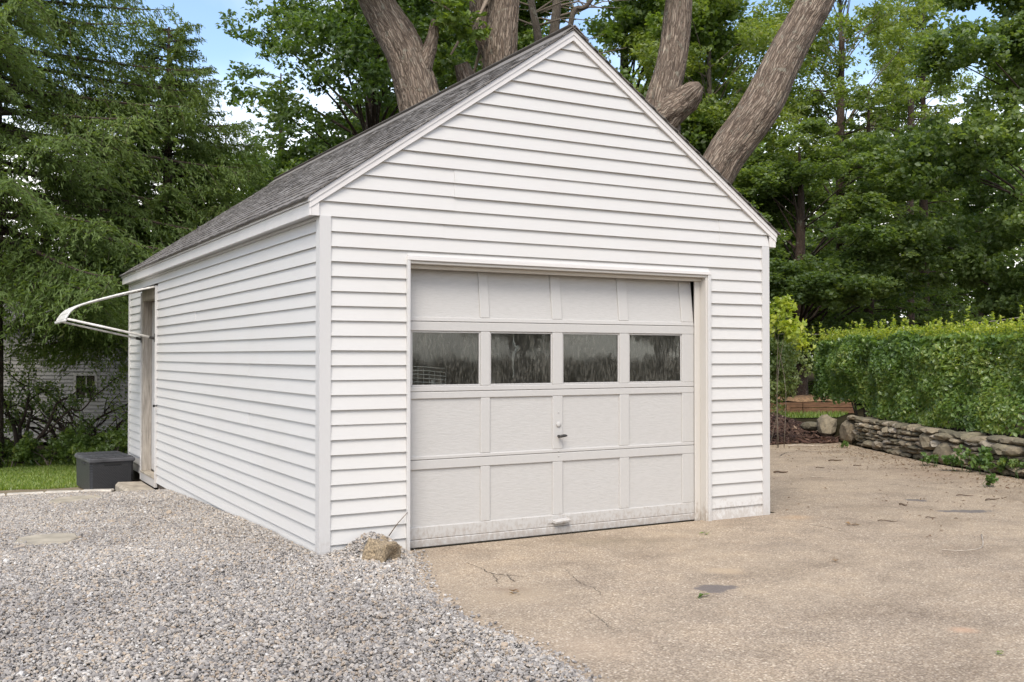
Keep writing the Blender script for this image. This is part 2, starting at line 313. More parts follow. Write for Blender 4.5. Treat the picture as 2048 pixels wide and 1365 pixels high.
def m_wicker():
    m, nt, b = newmat('wicker_plastic')
    g = nt.nodes.new('ShaderNodeTexCoord')
    s = N(nt, 'ShaderNodeSeparateXYZ', {0: g.outputs['Object']})
    bri = nt.nodes.new('ShaderNodeTexBrick'); cx = N(nt, 'ShaderNodeCombineXYZ')
    xy = N(nt, 'ShaderNodeMath', {0: s.outputs[0], 1: s.outputs[1]}, operation='ADD')
    nt.links.new(xy.outputs[0], cx.inputs[0]); nt.links.new(s.outputs[2], cx.inputs[1]); nt.links.new(cx.outputs[0], bri.inputs[0])
    bri.inputs['Scale'].default_value = 1; bri.inputs['Brick Width'].default_value = 0.028; bri.inputs['Row Height'].default_value = 0.016; bri.inputs['Mortar Size'].default_value = 0.004; bri.inputs['Mortar Smooth'].default_value = 0.9
    setc(nt, b, mixc(nt, bri.outputs['Fac'], (0.028, 0.029, 0.032), (0.008, 0.008, 0.01))); b.inputs['Roughness'].default_value = 0.42
    iv = N(nt, 'ShaderNodeMath', {0: 1.0, 1: bri.outputs['Fac']}, operation='SUBTRACT').outputs[0]
    bump(nt, b, iv, 0.8, 0.006); return m
M['wicker'] = m_wicker()

# ------------------------------------------------------------------ mesh helpers
ORG = {}
def thing(name, label, cat, loc, group=None, kind=None):
    o = bpy.data.objects.new(name, None); COL.objects.link(o); o.location = loc; o.empty_display_size = 0.1
    o['label'] = label; o['category'] = cat
    if group: o['group'] = group
    if kind: o['kind'] = kind
    ORG[o.name] = Vector(loc); return o
def tag(o, label=None, cat=None, group=None, kind=None):
    if label: o['label'] = label
    if cat: o['category'] = cat
    if group: o['group'] = group
    if kind: o['kind'] = kind
    return o
def link(name, me, mat, parent=None, loc=(0, 0, 0)):
    """loc is the world place of the mesh's own origin (parents are never turned or scaled while building)"""
    o = bpy.data.objects.new(name, me); COL.objects.link(o)
    if mat and not me.materials: me.materials.append(mat)
    loc = Vector(loc); ORG[o.name] = loc
    if parent is not None: o.parent = parent; o.location = loc - ORG[parent.name]
    else: o.location = loc
    return o
class MB:
    def __init__(s): s.v = []; s.f = []
    def add(s, vs, fs):
        b = len(s.v); s.v += [tuple(v) for v in vs]; s.f += [tuple(i+b for i in f) for f in fs]; return s
    def box(s, a, b, ch=0.0):
        x0, y0, z0 = a; x1, y1, z1 = b
        if ch <= 0:
            vs = [(x, y, z) for z in (z0, z1) for y in (y0, y1) for x in (x0, x1)]
            return s.add(vs, [(0, 2, 3, 1), (4, 5, 7, 6), (0, 1, 5, 4), (2, 6, 7, 3), (0, 4, 6, 2), (1, 3, 7, 5)])
        ch = min(ch, 0.45*min(x1-x0, y1-y0, z1-z0)); vs = []; idx = {}
        lo, hi = (x0, y0, z0), (x1, y1, z1)
        for i in range(8):
            sg = [(i >> k) & 1 for k in range(3)]
            for ax in range(3):
                p = [(hi[k] if sg[k] else lo[k]) if k == ax else (hi[k]-ch if sg[k] else lo[k]+ch) for k in range(3)]
                idx[(i, ax)] = len(vs); vs.append(tuple(p))
        fs = []
        for ax in range(3):
            o1, o2 = (ax+1) % 3, (ax+2) % 3
            for sd in (0, 1):
                q = [(sd << ax) | (p << o1) | (r << o2) for p, r in ((0, 0), (1, 0), (1, 1), (0, 1))]
                if not sd: q = q[::-1]
                fs.append([idx[(i, ax)] for i in q])
        for ax in range(3):
            o1, o2 = (ax+1) % 3, (ax+2) % 3
            for p in (0, 1):
                for r in (0, 1):
                    i0 = (p << o1) | (r << o2); i1 = i0 | (1 << ax)
                    q = [idx[(i0, o1)], idx[(i1, o1)], idx[(i1, o2)], idx[(i0, o2)]]
                    fs.append(q if p != r else q[::-1])
        for i in range(8):
            q = [idx[(i, 0)], idx[(i, 1)], idx[(i, 2)]]
            fs.append(q if bin(i).count('1') % 2 else q[::-1])
        return s.add(vs, fs)
    def prism(s, poly, axis, a, b):
        """poly: list of 2-D points in the other two axes (in x,y,z order), pushed from a to b along axis"""
        def P(q, t):
            l = list(q); l.insert(axis, t); return tuple(l)
        n = len(poly); vs = [P(q, a) for q in poly]+[P(q, b) for q in poly]
        fs = [tuple(range(n))[::-1], tuple(range(n, 2*n))]+[(i, (i+1) % n, n+(i+1) % n, n+i) for i in range(n)]
        return s.add(vs, fs)
    def tube(s, pts, rad, n=8, cap=True):
        vs, fs = tube(pts, rad, n, cap); return s.add(vs, fs)
    def build(s, name, mat, parent=None, smooth=False, org=None):
        v = np.array(s.v, float)
        if org is None: c = Vector(((v[:, 0].min()+v[:, 0].max())/2, (v[:, 1].min()+v[:, 1].max())/2, v[:, 2].min()))
        else: c = Vector(org)
        me = bpy.data.meshes.new(name); me.from_pydata((v-np.array(c)).tolist(), [], s.f)
        me.validate(); fix_normals(me)
        if smooth: me.polygons.foreach_set('use_smooth', [True]*len(me.polygons))
        me.update(); return link(name, me, mat, parent, c)
def fix_normals(me):
    import bmesh
    bm = bmesh.new(); bm.from_mesh(me); bmesh.ops.recalc_face_normals(bm, faces=bm.faces); bm.to_mesh(me); bm.free()
def frame_for(d):
    d = d.normalized(); a = Vector((0, 0, 1)) if abs(d.z) < 0.9 else Vector((1, 0, 0))
    u = d.cross(a).normalized(); return u, d.cross(u).normalized()
def tube(pts, rad, n=8, cap=True):
    pts = [Vector(p) for p in pts]; vs = []; fs = []
    if not hasattr(rad, '__len__'): rad = [rad]*len(pts)
    u = None
    for i, p in enumerate(pts):
        d = pts[min(i+1, len(pts)-1)]-pts[max(i-1, 0)]
        if d.length < 1e-9: d = Vector((0, 0, 1))
        d.normalize()
        if u is None: u, w = frame_for(d)
        else:
            u = (u-d*u.dot(d)).normalized(); w = d.cross(u)
        for k in range(n):
            a = 2*math.pi*k/n; vs.append(p+(u*math.cos(a)+w*math.sin(a))*rad[i])
    for i in range(len(pts)-1):
        for k in range(n):
            a, b = i*n+k, i*n+(k+1) % n; fs.append((a, b, b+n, a+n))
    if cap: fs.append(tuple(range(n))[::-1]); fs.append(tuple(range((len(pts)-1)*n, len(pts)*n)))
    return vs, fs
def spline(pts, n):
    """Catmull-Rom through the points (any dimension)"""
    P = np.array(pts, float); P = np.vstack([2*P[0]-P[1], P, 2*P[-1]-P[-2]]); out = []
    m = len(P)-3
    for t in np.linspace(0, m, n):
        i = min(int(t), m-1); f = t-i; a, b, c, d = P[i:i+4]
        out.append(0.5*((2*b)+(-a+c)*f+(2*a-5*b+4*c-d)*f*f+(-a+3*b-3*c+d)*f**3))
    return np.array(out)
def vnoise(p, seed=0, scale=1.0):
    """cheap smooth value noise on an (n,3) array"""
    r = np.random.default_rng(seed); tab = r.random(4096)
    q = np.asarray(p, float)*scale; i = np.floor(q).astype(int); f = q-i; f = f*f*(3-2*f); o = 0
    for dx in (0, 1):
        for dy in (0, 1):
            for dz in (0, 1):
                h = ((i[:, 0]+dx)*73856093 ^ (i[:, 1]+dy)*19349663 ^ (i[:, 2]+dz)*83492791) & 4095
                w = (f[:, 0] if dx else 1-f[:, 0])*(f[:, 1] if dy else 1-f[:, 1])*(f[:, 2] if dz else 1-f[:, 2])
                o = o+w*tab[h]
    return o-0.5
def nmesh(name, V, F, tint=None, smooth=False):
    """mesh from numpy: V (n,3), F (m,k)"""
    me = bpy.data.meshes.new(name); m, k = F.shape
    me.vertices.add(len(V)); me.vertices.foreach_set('co', np.ascontiguousarray(V, np.float32).ravel())
    me.loops.add(m*k); me.loops.foreach_set('vertex_index', np.ascontiguousarray(F, np.int32).ravel())
    me.polygons.add(m); me.polygons.foreach_set('loop_start', np.arange(0, m*k, k, dtype=np.int32))
    me.update(calc_edges=True)
    if tint is not None:
        a = me.attributes.new('tint', 'FLOAT', 'FACE'); a.data.foreach_set('value', np.ascontiguousarray(tint, np.float32))
    if smooth: me.polygons.foreach_set('use_smooth', np.ones(m, bool))
    return me
def unit(v): return v/np.maximum(np.linalg.norm(v, axis=1, keepdims=True), 1e-9)
def leaf_arrays(C, D, Nn, L, W, fold=0.12):
    """two-triangle folded leaves: centre, direction, normal, length, width"""
    D = unit(D); Sd = unit(np.cross(D, Nn)); Nn = np.cross(Sd, D); L = np.broadcast_to(L, (len(C),))[:, None]; W = np.broadcast_to(W, (len(C),))[:, None]
    a = C-D*L*0.5; t = C+D*L*0.5-Nn*L*0.12; l = C+Sd*W*0.5+Nn*W*fold-D*L*0.06; r = C-Sd*W*0.5+Nn*W*fold-D*L*0.06
    V = np.stack([a, r, t, l], 1).reshape(-1, 3); b = np.arange(len(C))[:, None]*4
    F = np.concatenate([b+np.array([[0, 1, 2]]), b+np.array([[0, 2, 3]])], 1).reshape(-1, 3)
    return V, F
def rdir(n, r=rng): return unit(r.normal(size=(n, 3)))
def leaf_mesh(name, C, D, Nn, L, W, tint):
    V, F = leaf_arrays(C, D, Nn, L, W); return nmesh(name, V, F, np.repeat(tint, 2))

# ================================================================== GROUND
def axis(a, b, fine0, fine1, st):
    l = list(np.arange(fine0, fine1+1e-6, st)); k = st; x = fine1
    while x < b: k *= 1.35; x += k; l.append(min(x, b))
    k = st; x = fine0; pre = []
    while x > a: k *= 1.35; x -= k; pre.append(max(x, a))
    return np.array(pre[::-1]+l)
def gridmesh(name, X, Y, zf, mat, keep=None):
    gx, gy = np.meshgrid(X, Y, indexing='ij'); z = zf(gx, gy); V = np.stack([gx, gy, z], -1).reshape(-1, 3)
    nx, ny = len(X), len(Y); i, j = np.meshgrid(np.arange(nx-1), np.arange(ny-1), indexing='ij'); a = (i*ny+j).ravel()
    F = np.stack([a, a+ny, a+ny+1, a+1], 1)
    if keep is not None:
        c = V[F].mean(1); F = F[keep(c[:, 0], c[:, 1])]
        used = np.unique(F); mp = -np.ones(len(V), int); mp[used] = np.arange(len(used)); V = V[used]; F = mp[F]
    me = nmesh(name, V, F, smooth=True); return link(name, me, mat)
def patch(name, c, n, m, off, mat, zf=gz):
    """bilinear patch over four ground corners"""
    u, v = np.meshgrid(np.linspace(0, 1, n), np.linspace(0, 1, m), indexing='ij'); c = np.array(c, float)
    P = (1-u)[..., None]*(1-v)[..., None]*c[0]+u[..., None]*(1-v)[..., None]*c[1]+u[..., None]*v[..., None]*c[2]+(1-u)[..., None]*v[..., None]*c[3]
    x, y = P[..., 0], P[..., 1]; V = np.stack([x, y, zf(x, y)+off], -1).reshape(-1, 3)
    i, j = np.meshgrid(np.arange(n-1), np.arange(m-1), indexing='ij'); a = (i*m+j).ravel(); F = np.stack([a, a+m, a+m+1, a+1], 1)
    return link(name, nmesh(name, V, F, smooth=True), mat)
def inpoly(px, py, poly):
    px = np.asarray(px); py = np.asarray(py); ins = np.zeros(px.shape, bool); n = len(poly)
    for i in range(n):
        x0, y0 = poly[i]; x1, y1 = poly[(i+1) % n]
        c = ((y0 > py) != (y1 > py)); xs = (x1-x0)*(py-y0)/((y1-y0) if y1 != y0 else 1e-9)+x0
        ins ^= c & (px < xs)
    return ins
def dist_poly(px, py, pts):
    d = np.full(np.shape(px), 1e9)
    for (x0, y0), (x1, y1) in zip(pts[:-1], pts[1:]):
        ex, ey = x1-x0, y1-y0; t = np.clip(((px-x0)*ex+(py-y0)*ey)/(ex*ex+ey*ey), 0, 1)
        d = np.minimum(d, np.hypot(px-x0-t*ex, py-y0-t*ey))
    return d
WALL = [(10.35, 5.05), (10.02, 4.42), (8.94, 2.26), (8.33, 0.47), (7.75, -1.5), (7.35, -3.2)]      # foot of the stone wall, driveway side
TERR = 0.33
def terrace(x, y):
    """the planted bank behind the stone wall"""
    side = np.zeros(np.shape(x)); d = np.full(np.shape(x), 1e9)
    for (x0, y0), (x1, y1) in zip(WALL[:-1], WALL[1:]):
        ex, ey = x1-x0, y1-y0; l = math.hypot(ex, ey); t = ((x-x0)*ex+(y-y0)*ey)/(l*l); tc_ = np.clip(t, 0, 1)
        dd = np.hypot(x-x0-tc_*ex, y-y0-tc_*ey); s = ((x-x0)*ey*-1+(y-y0)*ex)/l
        side = np.where(dd < d, s, side); d = np.minimum(d, dd)
    return side, d
def gz_all(x, y):
    s, d = terrace(x, y)
    back = 1-smooth(4.2, 6.0, y-(x-9)*0.35)
    return gz(x, y)+np.where(s > 0.08, TERR*smooth(0.08, 0.2, s)*back, 0)
tag(gridmesh('ground', axis(-400, 400, -6, 16, 0.12), axis(-400, 400, -8, 18, 0.12), lambda x, y: gz_all(x, y)-0.004, M['soil']), kind='structure')

EDGE = [(0.66, -0.02), (0.58, -0.30), (0.45, -0.72), (0.275, -1.24), (0.196, -1.96), (0.234, -2.49), (0.20, -3.02), (0.05, -4.2), (-0.3, -6.0)]
EDGE = [tuple(p) for p in spline(EDGE, 60)]
drive = [(-0.9, -14), (14, -14), (10, -6)]+[(x, y) for x, y in WALL[::-1]]+[(10.0, 4.85), (9.6, 5.08), (9.0, 5.18), (8.0, 5.3), (4.2, 5.4), (4.2, 0.06), (-0.4, 0.05), (-0.9, -3)]
dm = MB(); dm.add([(x, y, 0.004) for x, y in drive], [tuple(range(len(drive)))])
DRV = tag(dm.build('driveway', M['asphalt'], org=(3, -2, 0)), kind='structure')
def mulch_z(x, y): return gz(x, y)+0.010+0.05*smooth(0, 0.8, dist_poly(x, y, [(4.2, 5.45), (9.0, 5.18), (10.2, 4.8)]))
mulch_poly = [(4.3, 5.4), (8.0, 5.28), (9.0, 5.15), (9.6, 5.05), (10.1, 4.82), (10.55, 5.2), (12.0, 7.2), (14.6, 10.9), (11.0, 13.0), (6.0, 9.5), (4.3, 8.0)]
MULCH = tag(gridmesh('mulch_bed', np.arange(4.2, 15, 0.12), np.arange(4.5, 13.2, 0.12), mulch_z, M['mulchg'], lambda x, y: inpoly(x, y, mulch_poly)), kind='structure')
tag(patch('lawn', [(-30, 7.7), (0.2, 7.7), (1.6, 13.6), (-30, 14.5)], 60, 30, 0.004, M['lawn']), kind='structure')
tag(patch('dirt_path', [(-30, 6.85), (0.2, 6.85), (0.2, 8.05), (-30, 7.95)], 60, 10, 0.010, M['dirt']), kind='structure')
tag(patch('back_lawn', [(11.5, 10.4), (15.2, 9.5), (19.5, 12.5), (15.0, 16.0)], 20, 20, 0.015, M['lawn'], gz_all), kind='structure')

# ---- gravel: bed and stones
gravel_poly = [(0.0, -0.02)]+EDGE+[(-7, -6), (-7, 6.95), (-1.6, 6.97), (-1.1, 6.96), (-0.75, 6.88), (-0.5, 6.68), (-0.36, 6.2), (-0.36, 5.6), (0.0, 5.55)]
def gravel_h(x, y):
    d = dist_poly(x, y, EDGE)
    h = 0.05*smooth(0, 0.16, d)+0.012*vnoise(np.stack([np.ravel(x), np.ravel(y), 0*np.ravel(x)], 1), 3, 3.0).reshape(np.shape(x))
    h = h+0.115*np.exp(-(((x-0.36)/0.17)**2+((y+0.05)/0.16)**2))
    h = h*(1-0.95*smooth(5.4, 6.5, y))+0.03*np.exp(-((x+0.02)/0.22)**2)*smooth(0.3, 1.5, y)*(1-smooth(5.0, 5.6, y))+0.03*np.exp(-(((x+0.5)/0.6)**2+((y-4.6)/0.9)**2))
    return h
tag(gridmesh('gravel_bed', np.arange(-7, 0.8, 0.06), np.arange(-6, 7.0, 0.06), lambda x, y: gz(x, y)+gravel_h(x, y)-0.008, M['gravelbed'], lambda x, y: inpoly(x, y, gravel_poly)), kind='structure')

def scatter_stones(name, P, rot, scl, mat, nvar, shape, seed, label, cat):
    """one object: points carry the turn and size, a node tree puts a small stone on each"""
    me = bpy.data.meshes.new(name); me.vertices.add(len(P)); me.vertices.foreach_set('co', np.ascontiguousarray(P, np.float32).ravel())
    a = me.attributes.new('turn', 'FLOAT_VECTOR', 'POINT'); a.data.foreach_set('vector', np.ascontiguousarray(rot, np.float32).ravel())
    a = me.attributes.new('size', 'FLOAT_VECTOR', 'POINT'); a.data.foreach_set('vector', np.ascontiguousarray(scl, np.float32).ravel())
    o = link(name, me, None); tag(o, label, cat, kind='stuff')
    g = bpy.data.node_groups.new(name, 'GeometryNodeTree'); g.interface.new_socket('Geometry', in_out='INPUT', socket_type='NodeSocketGeometry'); g.interface.new_socket('Geometry', in_out='OUTPUT', socket_type='NodeSocketGeometry')
    nd = g.nodes.new; lk = g.links.new
    gi = nd('NodeGroupInput'); go = nd('NodeGroupOutput'); jn = nd('GeometryNodeJoinGeometry')
    for i in range(nvar):
        ic = nd('GeometryNodeMeshIcoSphere'); ic.inputs['Radius'].default_value = 1.0; ic.inputs['Subdivisions'].default_value = 2 if shape == 'stone' else 1
        sp = nd('GeometryNodeSetPosition'); lk(ic.outputs[0], sp.inputs[0])
        tn = nd('ShaderNodeTexNoise'); tn.noise_dimensions = '4D'; tn.inputs['W'].default_value = seed+i*7.3; tn.inputs['Scale'].default_value = 0.9; tn.inputs['Detail'].default_value = 2
        sb = nd('ShaderNodeVectorMath'); sb.operation = 'SUBTRACT'; lk(tn.outputs['Color'], sb.inputs[0]); sb.inputs[1].default_value = (0.5, 0.5, 0.5)
        sc = nd('ShaderNodeVectorMath'); sc.operation = 'SCALE'; lk(sb.outputs[0], sc.inputs[0]); sc.inputs['Scale'].default_value = 1.9
        lk(sc.outputs[0], sp.inputs['Offset'])
        sm = nd('GeometryNodeSetMaterial'); lk(sp.outputs[0], sm.inputs[0]); sm.inputs['Material'].default_value = mat
        gi_ = nd('GeometryNodeGeometryToInstance'); lk(sm.outputs[0], gi_.inputs[0]); lk(gi_.outputs[0], jn.inputs[0])
    ip = nd('GeometryNodeInstanceOnPoints'); lk(gi.outputs[0], ip.inputs['Points']); lk(jn.outputs[0], ip.inputs['Instance']); ip.inputs['Pick Instance'].default_value = True
    rv = nd('FunctionNodeRandomValue'); rv.data_type = 'INT'
    for s_ in rv.inputs:
        if s_.type == 'INT' and s_.name == 'Min': s_.default_value = 0
        if s_.type == 'INT' and s_.name == 'Max': s_.default_value = nvar-1
    lk([s_ for s_ in rv.outputs if s_.type == 'INT'][0], ip.inputs['Instance Index'])
    ar = nd('GeometryNodeInputNamedAttribute'); ar.data_type = 'FLOAT_VECTOR'; ar.inputs[0].default_value = 'turn'
    er = nd('FunctionNodeEulerToRotation'); lk(ar.outputs[0], er.inputs[0]); lk(er.outputs[0], ip.inputs['Rotation'])
    asz = nd('GeometryNodeInputNamedAttribute'); asz.data_type = 'FLOAT_VECTOR'; asz.inputs[0].default_value = 'size'; lk(asz.outputs[0], ip.inputs['Scale'])
    lk(ip.outputs[0], go.inputs[0])
    md = o.modifiers.new('stones', 'NODES'); md.node_group = g; return o
def in_view(P, m=0.10):
    d = P-np.array(CAM); z = d@np.array(_fw); x = d@np.array(_r)/z; y = d@np.array(_u)/z
    return (z > 0.5) & (np.abs(x) < 0.502+m) & (np.abs(y) < 0.335+m)
n = 520000
P = np.stack([rng.uniform(-5.5, 0.7, n), rng.uniform(-5, 7, n)], 1)
P = P[inpoly(P[:, 0], P[:, 1], gravel_poly)]
# loose strays over the edge
t = rng.integers(0, len(EDGE)-12, 300); e = np.array(EDGE)[t]; st = e+np.abs(rng.normal(0, 0.035, (300, 1)))*np.array([[1, -0.1]])+rng.normal(0, 0.012, (300, 2))
P = np.vstack([P, st]); keep = (P[:, 1] < -0.012) | (P[:, 0] < -0.012); P = P[keep]
zz = gz(P[:, 0], P[:, 1])+np.where(inpoly(P[:, 0], P[:, 1], gravel_poly), gravel_h(P[:, 0], P[:, 1]), 0.008)
Pg = np.stack([P[:, 0], P[:, 1], zz+rng.uniform(-0.004, 0.007, len(P))], 1)
v = in_view(Pg); Pg = Pg[v]
s0 = rng.lognormal(math.log(0.0058), 0.32, len(Pg)); SC = np.stack([s0*rng.uniform(1.0, 1.5, len(s0)), s0, s0*rng.uniform(0.5, 0.85, len(s0))], 1)
RT = np.stack([rng.normal(0, 0.45, len(s0)), rng.normal(0, 0.45, len(s0)), rng.uniform(0, 6.28, len(s0))], 1)
scatter_stones('gravel', Pg, RT, SC, M['pebble'], 10, 'stone', 1.0, 'loose grey crushed gravel spread beside the garage', 'gravel')
n = 16000
P = np.stack([rng.uniform(8.2, 15, n), rng.uniform(4.6, 11.5, n)], 1); P = P[inpoly(P[:, 0], P[:, 1], mulch_poly)]
Pm = np.stack([P[:, 0], P[:, 1], mulch_z(P[:, 0], P[:, 1])+0.008], 1); Pm = Pm[in_view(Pm)]; k = len(Pm)
s0 = rng.lognormal(math.log(0.016), 0.4, k)
scatter_stones('mulch', Pm, np.stack([rng.normal(0, 0.4, k), rng.normal(0, 0.4, k), rng.uniform(0, 6.28, k)], 1), np.stack([s0*rng.uniform(1.5, 3.5, k), s0*0.8, s0*0.4], 1), M['chip'], 4, 'chip', 5.0, 'dark red-brown bark mulch behind the driveway', 'mulch')

# ---- grass
def grass(name, P, h, label):
    k = len(P); a = rng.uniform(0, 6.28, k); hh = h*rng.uniform(0.5, 1.2, k); w = rng.uniform(0.004, 0.009, k)*1.5
    sd = np.stack([np.cos(a), np.sin(a), 0*a], 1)*w[:, None]; ln = np.stack([np.cos(a+1.57), np.sin(a+1.57), 0*a], 1)*(hh*rng.uniform(0.1, 0.8, k))[:, None]
    V = np.stack([P-sd, P+sd, P+ln+np.stack([0*a, 0*a, hh], 1)], 1).reshape(-1, 3); F = np.arange(3*k).reshape(-1, 3)
    o = link(name, nmesh(name, V, F, rng.random(k)), M['grass']); tag(o, label, 'grass', kind='stuff')
n = 70000
P = np.stack([rng.uniform(-2.4, 0.6, n), rng.uniform(7.75, 13.6, n)], 1); edge = 7.85+0.16*np.sin(P[:, 0]*3.1)+0.1*np.sin(P[:, 0]*7.7)
P = P[P[:, 1] > edge]; Pl = np.stack([P[:, 0], P[:, 1], gz(P[:, 0], P[:, 1])], 1); Pl = Pl[in_view(Pl, 0.02)]
grass('lawn_grass', Pl, 0.05, 'short mown grass behind the charcoal box')
n = 16000
P = np.stack([rng.uniform(11.5, 19, n), rng.uniform(9.5, 15.5, n)], 1); P = P[inpoly(P[:, 0], P[:, 1], [(11.5, 10.4), (15.2, 9.5), (19.5, 12.5), (15.0, 16.0)])]
Pb = np.stack([P[:, 0], P[:, 1], gz_all(P[:, 0], P[:, 1])+0.01], 1); grass('back_lawn_grass', Pb, 0.09, 'bright strip of grass beyond the mulch')

# ---- cracks in the driveway
def crack(pts, w):
    p = spline([tuple(on(x, y, 2, 0.0))[:2] for x, y in pts], 30); mb = MB(); n = len(p); vs = []
    for i in range(n):
        t = p[min(i+1, n-1)]-p[max(i-1, 0)]; t = t/np.linalg.norm(t); ww = w*(0.35+0.65*math.sin(math.pi*(i+0.5)/n))*random.uniform(0.5, 1.3)
        j = p[i]+np.array([-t[1], t[0]])*random.uniform(-0.008, 0.008)
        vs += [(j[0]-t[1]*ww, j[1]+t[0]*ww, 0.0062), (j[0]+t[1]*ww, j[1]-t[0]*ww, 0.0062)]
    mb.add(vs, [(2*i, 2*i+1, 2*i+3, 2*i+2) for i in range(n-1)]); mb.build('crack', M['black_dirt'], DRV)
M['black_dirt'] = m_simple('crack_dirt', (0.085, 0.068, 0.048), 1.0)
for pts, w in [([(935, 1127), (965, 1140), (982, 1148), (1020, 1153), (1060, 1155)], 0.0045), ([(982, 1148), (992, 1160), (996, 1170)], 0.003), ([(1015, 1150), (1022, 1160), (1030, 1166)], 0.004),
               ([(1130, 1140), (1145, 1155), (1160, 1168), (1190, 1180), (1205, 1195)], 0.0022), ([(1170, 1220), (1200, 1240), (1222, 1262)], 0.002),
               ([(1545, 914), (1560, 913), (1572, 907), (1600, 905)], 0.012), ([(1545, 901), (1650, 905), (1735, 909), (1790, 915)], 0.010), ([(1600, 1050), (1640, 1054), (1690, 1066)], 0.004)]:
    crack(pts, w)

# ================================================================== GARAGE
c_ = 0.1016
def zk(k): return (23-k)*c_
W, LN, XC = 4.075, 7.786, 2.0375
SL = 0.6875
G = thing('garage', 'white clapboard one-car garage with grey shingle gable roof', 'garage', (0, 0, 0))
# --- front wall
fw = MB(); y0, y1 = 0.032, 0.12
fw.box((0.02, y0, -0.14), (0.60, y1, 2.10)); fw.box((3.42, y0, -0.14), (W-0.02, y1, 2.10))
fw.prism([(0.02, 2.10), (W-0.02, 2.10), (W-0.02, 2.42), (XC, 3.82), (0.02, 2.42)], 1, y0, y1)
FW = fw.build('front_wall', M['interior'], G)
def rake_x(z): return max(0.0, (3.845-z)/SL)
def front_board(x0, x1, zb, zt, slope=False):
    mb = MB(); j = random.uniform(-0.0022, 0.0022); e0, e1 = random.uniform(-0.0016, 0.0016), random.uniform(-0.0016, 0.0016); yb, yt = 0.004+j, 0.0235+j
    zt2 = zt+0.012
    a0, a1, b0, b1 = x0, x1, x0, x1
    if slope:
        a0, a1 = max(x0, XC-rake_x(zb)), min(x1, XC+rake_x(zb)); b0, b1 = max(x0, XC-rake_x(zt2)), min(x1, XC+rake_x(zt2))
    mb.add([(a0, yb, zb+e0), (a1, yb, zb+e1), (b1, yt, zt2), (b0, yt, zt2), (a0, 0.0318, zb+0.002), (a1, 0.0318, zb+0.002), (b1, 0.0318, zt2), (b0, 0.0318, zt2)],
           [(0, 1, 2, 3), (4, 7, 6, 5), (0, 4, 5, 1), (3, 2, 6, 7), (0, 3, 7, 4), (1, 5, 6, 2)])
    mb.build('siding_board', M['siding_dirty' if x0 > 3.3 else 'siding'], FW)
for k in range(23, -15, -1):
    zb = zk(k); zt = zk(k-1)
    if k >= 4:
        front_board(0.075, 0.648, zb, zt); front_board(3.405, W-0.075, zb, zt)
    elif k == 3:
        front_board(0.075, 0.648, zb, zt); front_board(3.405, W-0.075, zb, zt); front_board(0.6482, 3.4048, 2.092, zt)
    elif k >= 1:
        s = {1: 0.935, 2: 0.935}[k]
        front_board(0.075, s, zb, zt); front_board(s+0.0005, W-0.075, zb, zt)
    else:
        sl_ = zt+0.012 > 2.40
        cut = {0: [3.52], -1: [1.02, 3.52], -2: [1.02], -3: [1.02]}.get(k, [])
        xs = [-0.004]+cut+[W+0.004]
        for a, b in zip(xs[:-1], xs[1:]): front_board(a+0.0003, b-0.0003, zb, zt, sl_)
# strip under the lowest course
mb = MB(); mb.box((0.078, 0.014, -0.075), (0.647, 0.031, zk(23)+0.001)); mb.build('starter_strip', M['siding'], FW)
mb = MB(); mb.box((3.406, 0.014, -0.06), (W-0.078, 0.031, zk(23)+0.001)); mb.build('starter_strip', M['siding'], FW)
# --- left wall
lw = MB(); x0, x1 = 0.032, 0.12
lw.box((x0, 0.125, -0.25), (x1, 5.84, 2.44)); lw.box((x0, 6.77, -0.28), (x1, LN-0.02, 2.44)); lw.box((x0, 5.84, 2.20), (x1, 6.77, 2.44))
LW = lw.build('side_wall', M['interior'], G)
def side_board(ya, yb_, zb, zt):
    mb = MB(); j = random.uniform(-0.0022, 0.0022); e0, e1 = random.uniform(-0.0016, 0.0016), random.uniform(-0.0016, 0.0016); xb, xt = 0.004+j, 0.0235+j; zt2 = zt+0.012
    mb.add([(xb, ya, zb+e0), (xb, yb_, zb+e1), (xt, yb_, zt2), (xt, ya, zt2), (0.0318, ya, zb+0.002), (0.0318, yb_, zb+0.002), (0.0318, yb_, zt2), (0.0318, ya, zt2)],
           [(0, 1, 2, 3), (4, 7, 6, 5), (0, 4, 5, 1), (3, 2, 6, 7), (0, 3, 7, 4), (1, 5, 6, 2)])
    mb.build('siding_board', M['siding'], LW)
for k in range(24, 0, -1):
    zb, zt = zk(k), min(zk(k-1), 2.318)
    if k == 1: zb, zt = zk(1), 2.318
    seams = [3.82] if k in (1, 2, 5, 6, 10, 13, 14, 17, 18, 21, 22) else [1.82] if k in (4, 7, 8, 11, 15, 19, 20) else []
    ys = [0.075]+seams+[5.83 if k > 1 else LN-0.075]
    for a, b in zip(ys[:-1], ys[1:]): side_board(a+0.0003, b-0.0003, zb, zt)
    if k > 1: side_board(6.775, LN-0.075, zb, zt)
# --- other two walls (seen only through the door panes and from the side)
mb = MB(); mb.box((W-0.12, 0.125, -0.1), (W-0.02, LN-0.125, 2.44)); RW = mb.build('side_wall', M['siding'], G)
mb = MB(); mb.prism([(0.02, -0.3), (W-0.02, -0.3), (W-0.02, 2.42), (XC, 3.82), (0.02, 2.42)], 1, LN-0.12, LN-0.02); mb.build('back_wall', M['siding'], G)
mb = MB(); mb.box((0.122, 0.13, -0.05), (W-0.122, LN-0.125, 0.002)); mb.build('floor_slab', M['concrete'], G)
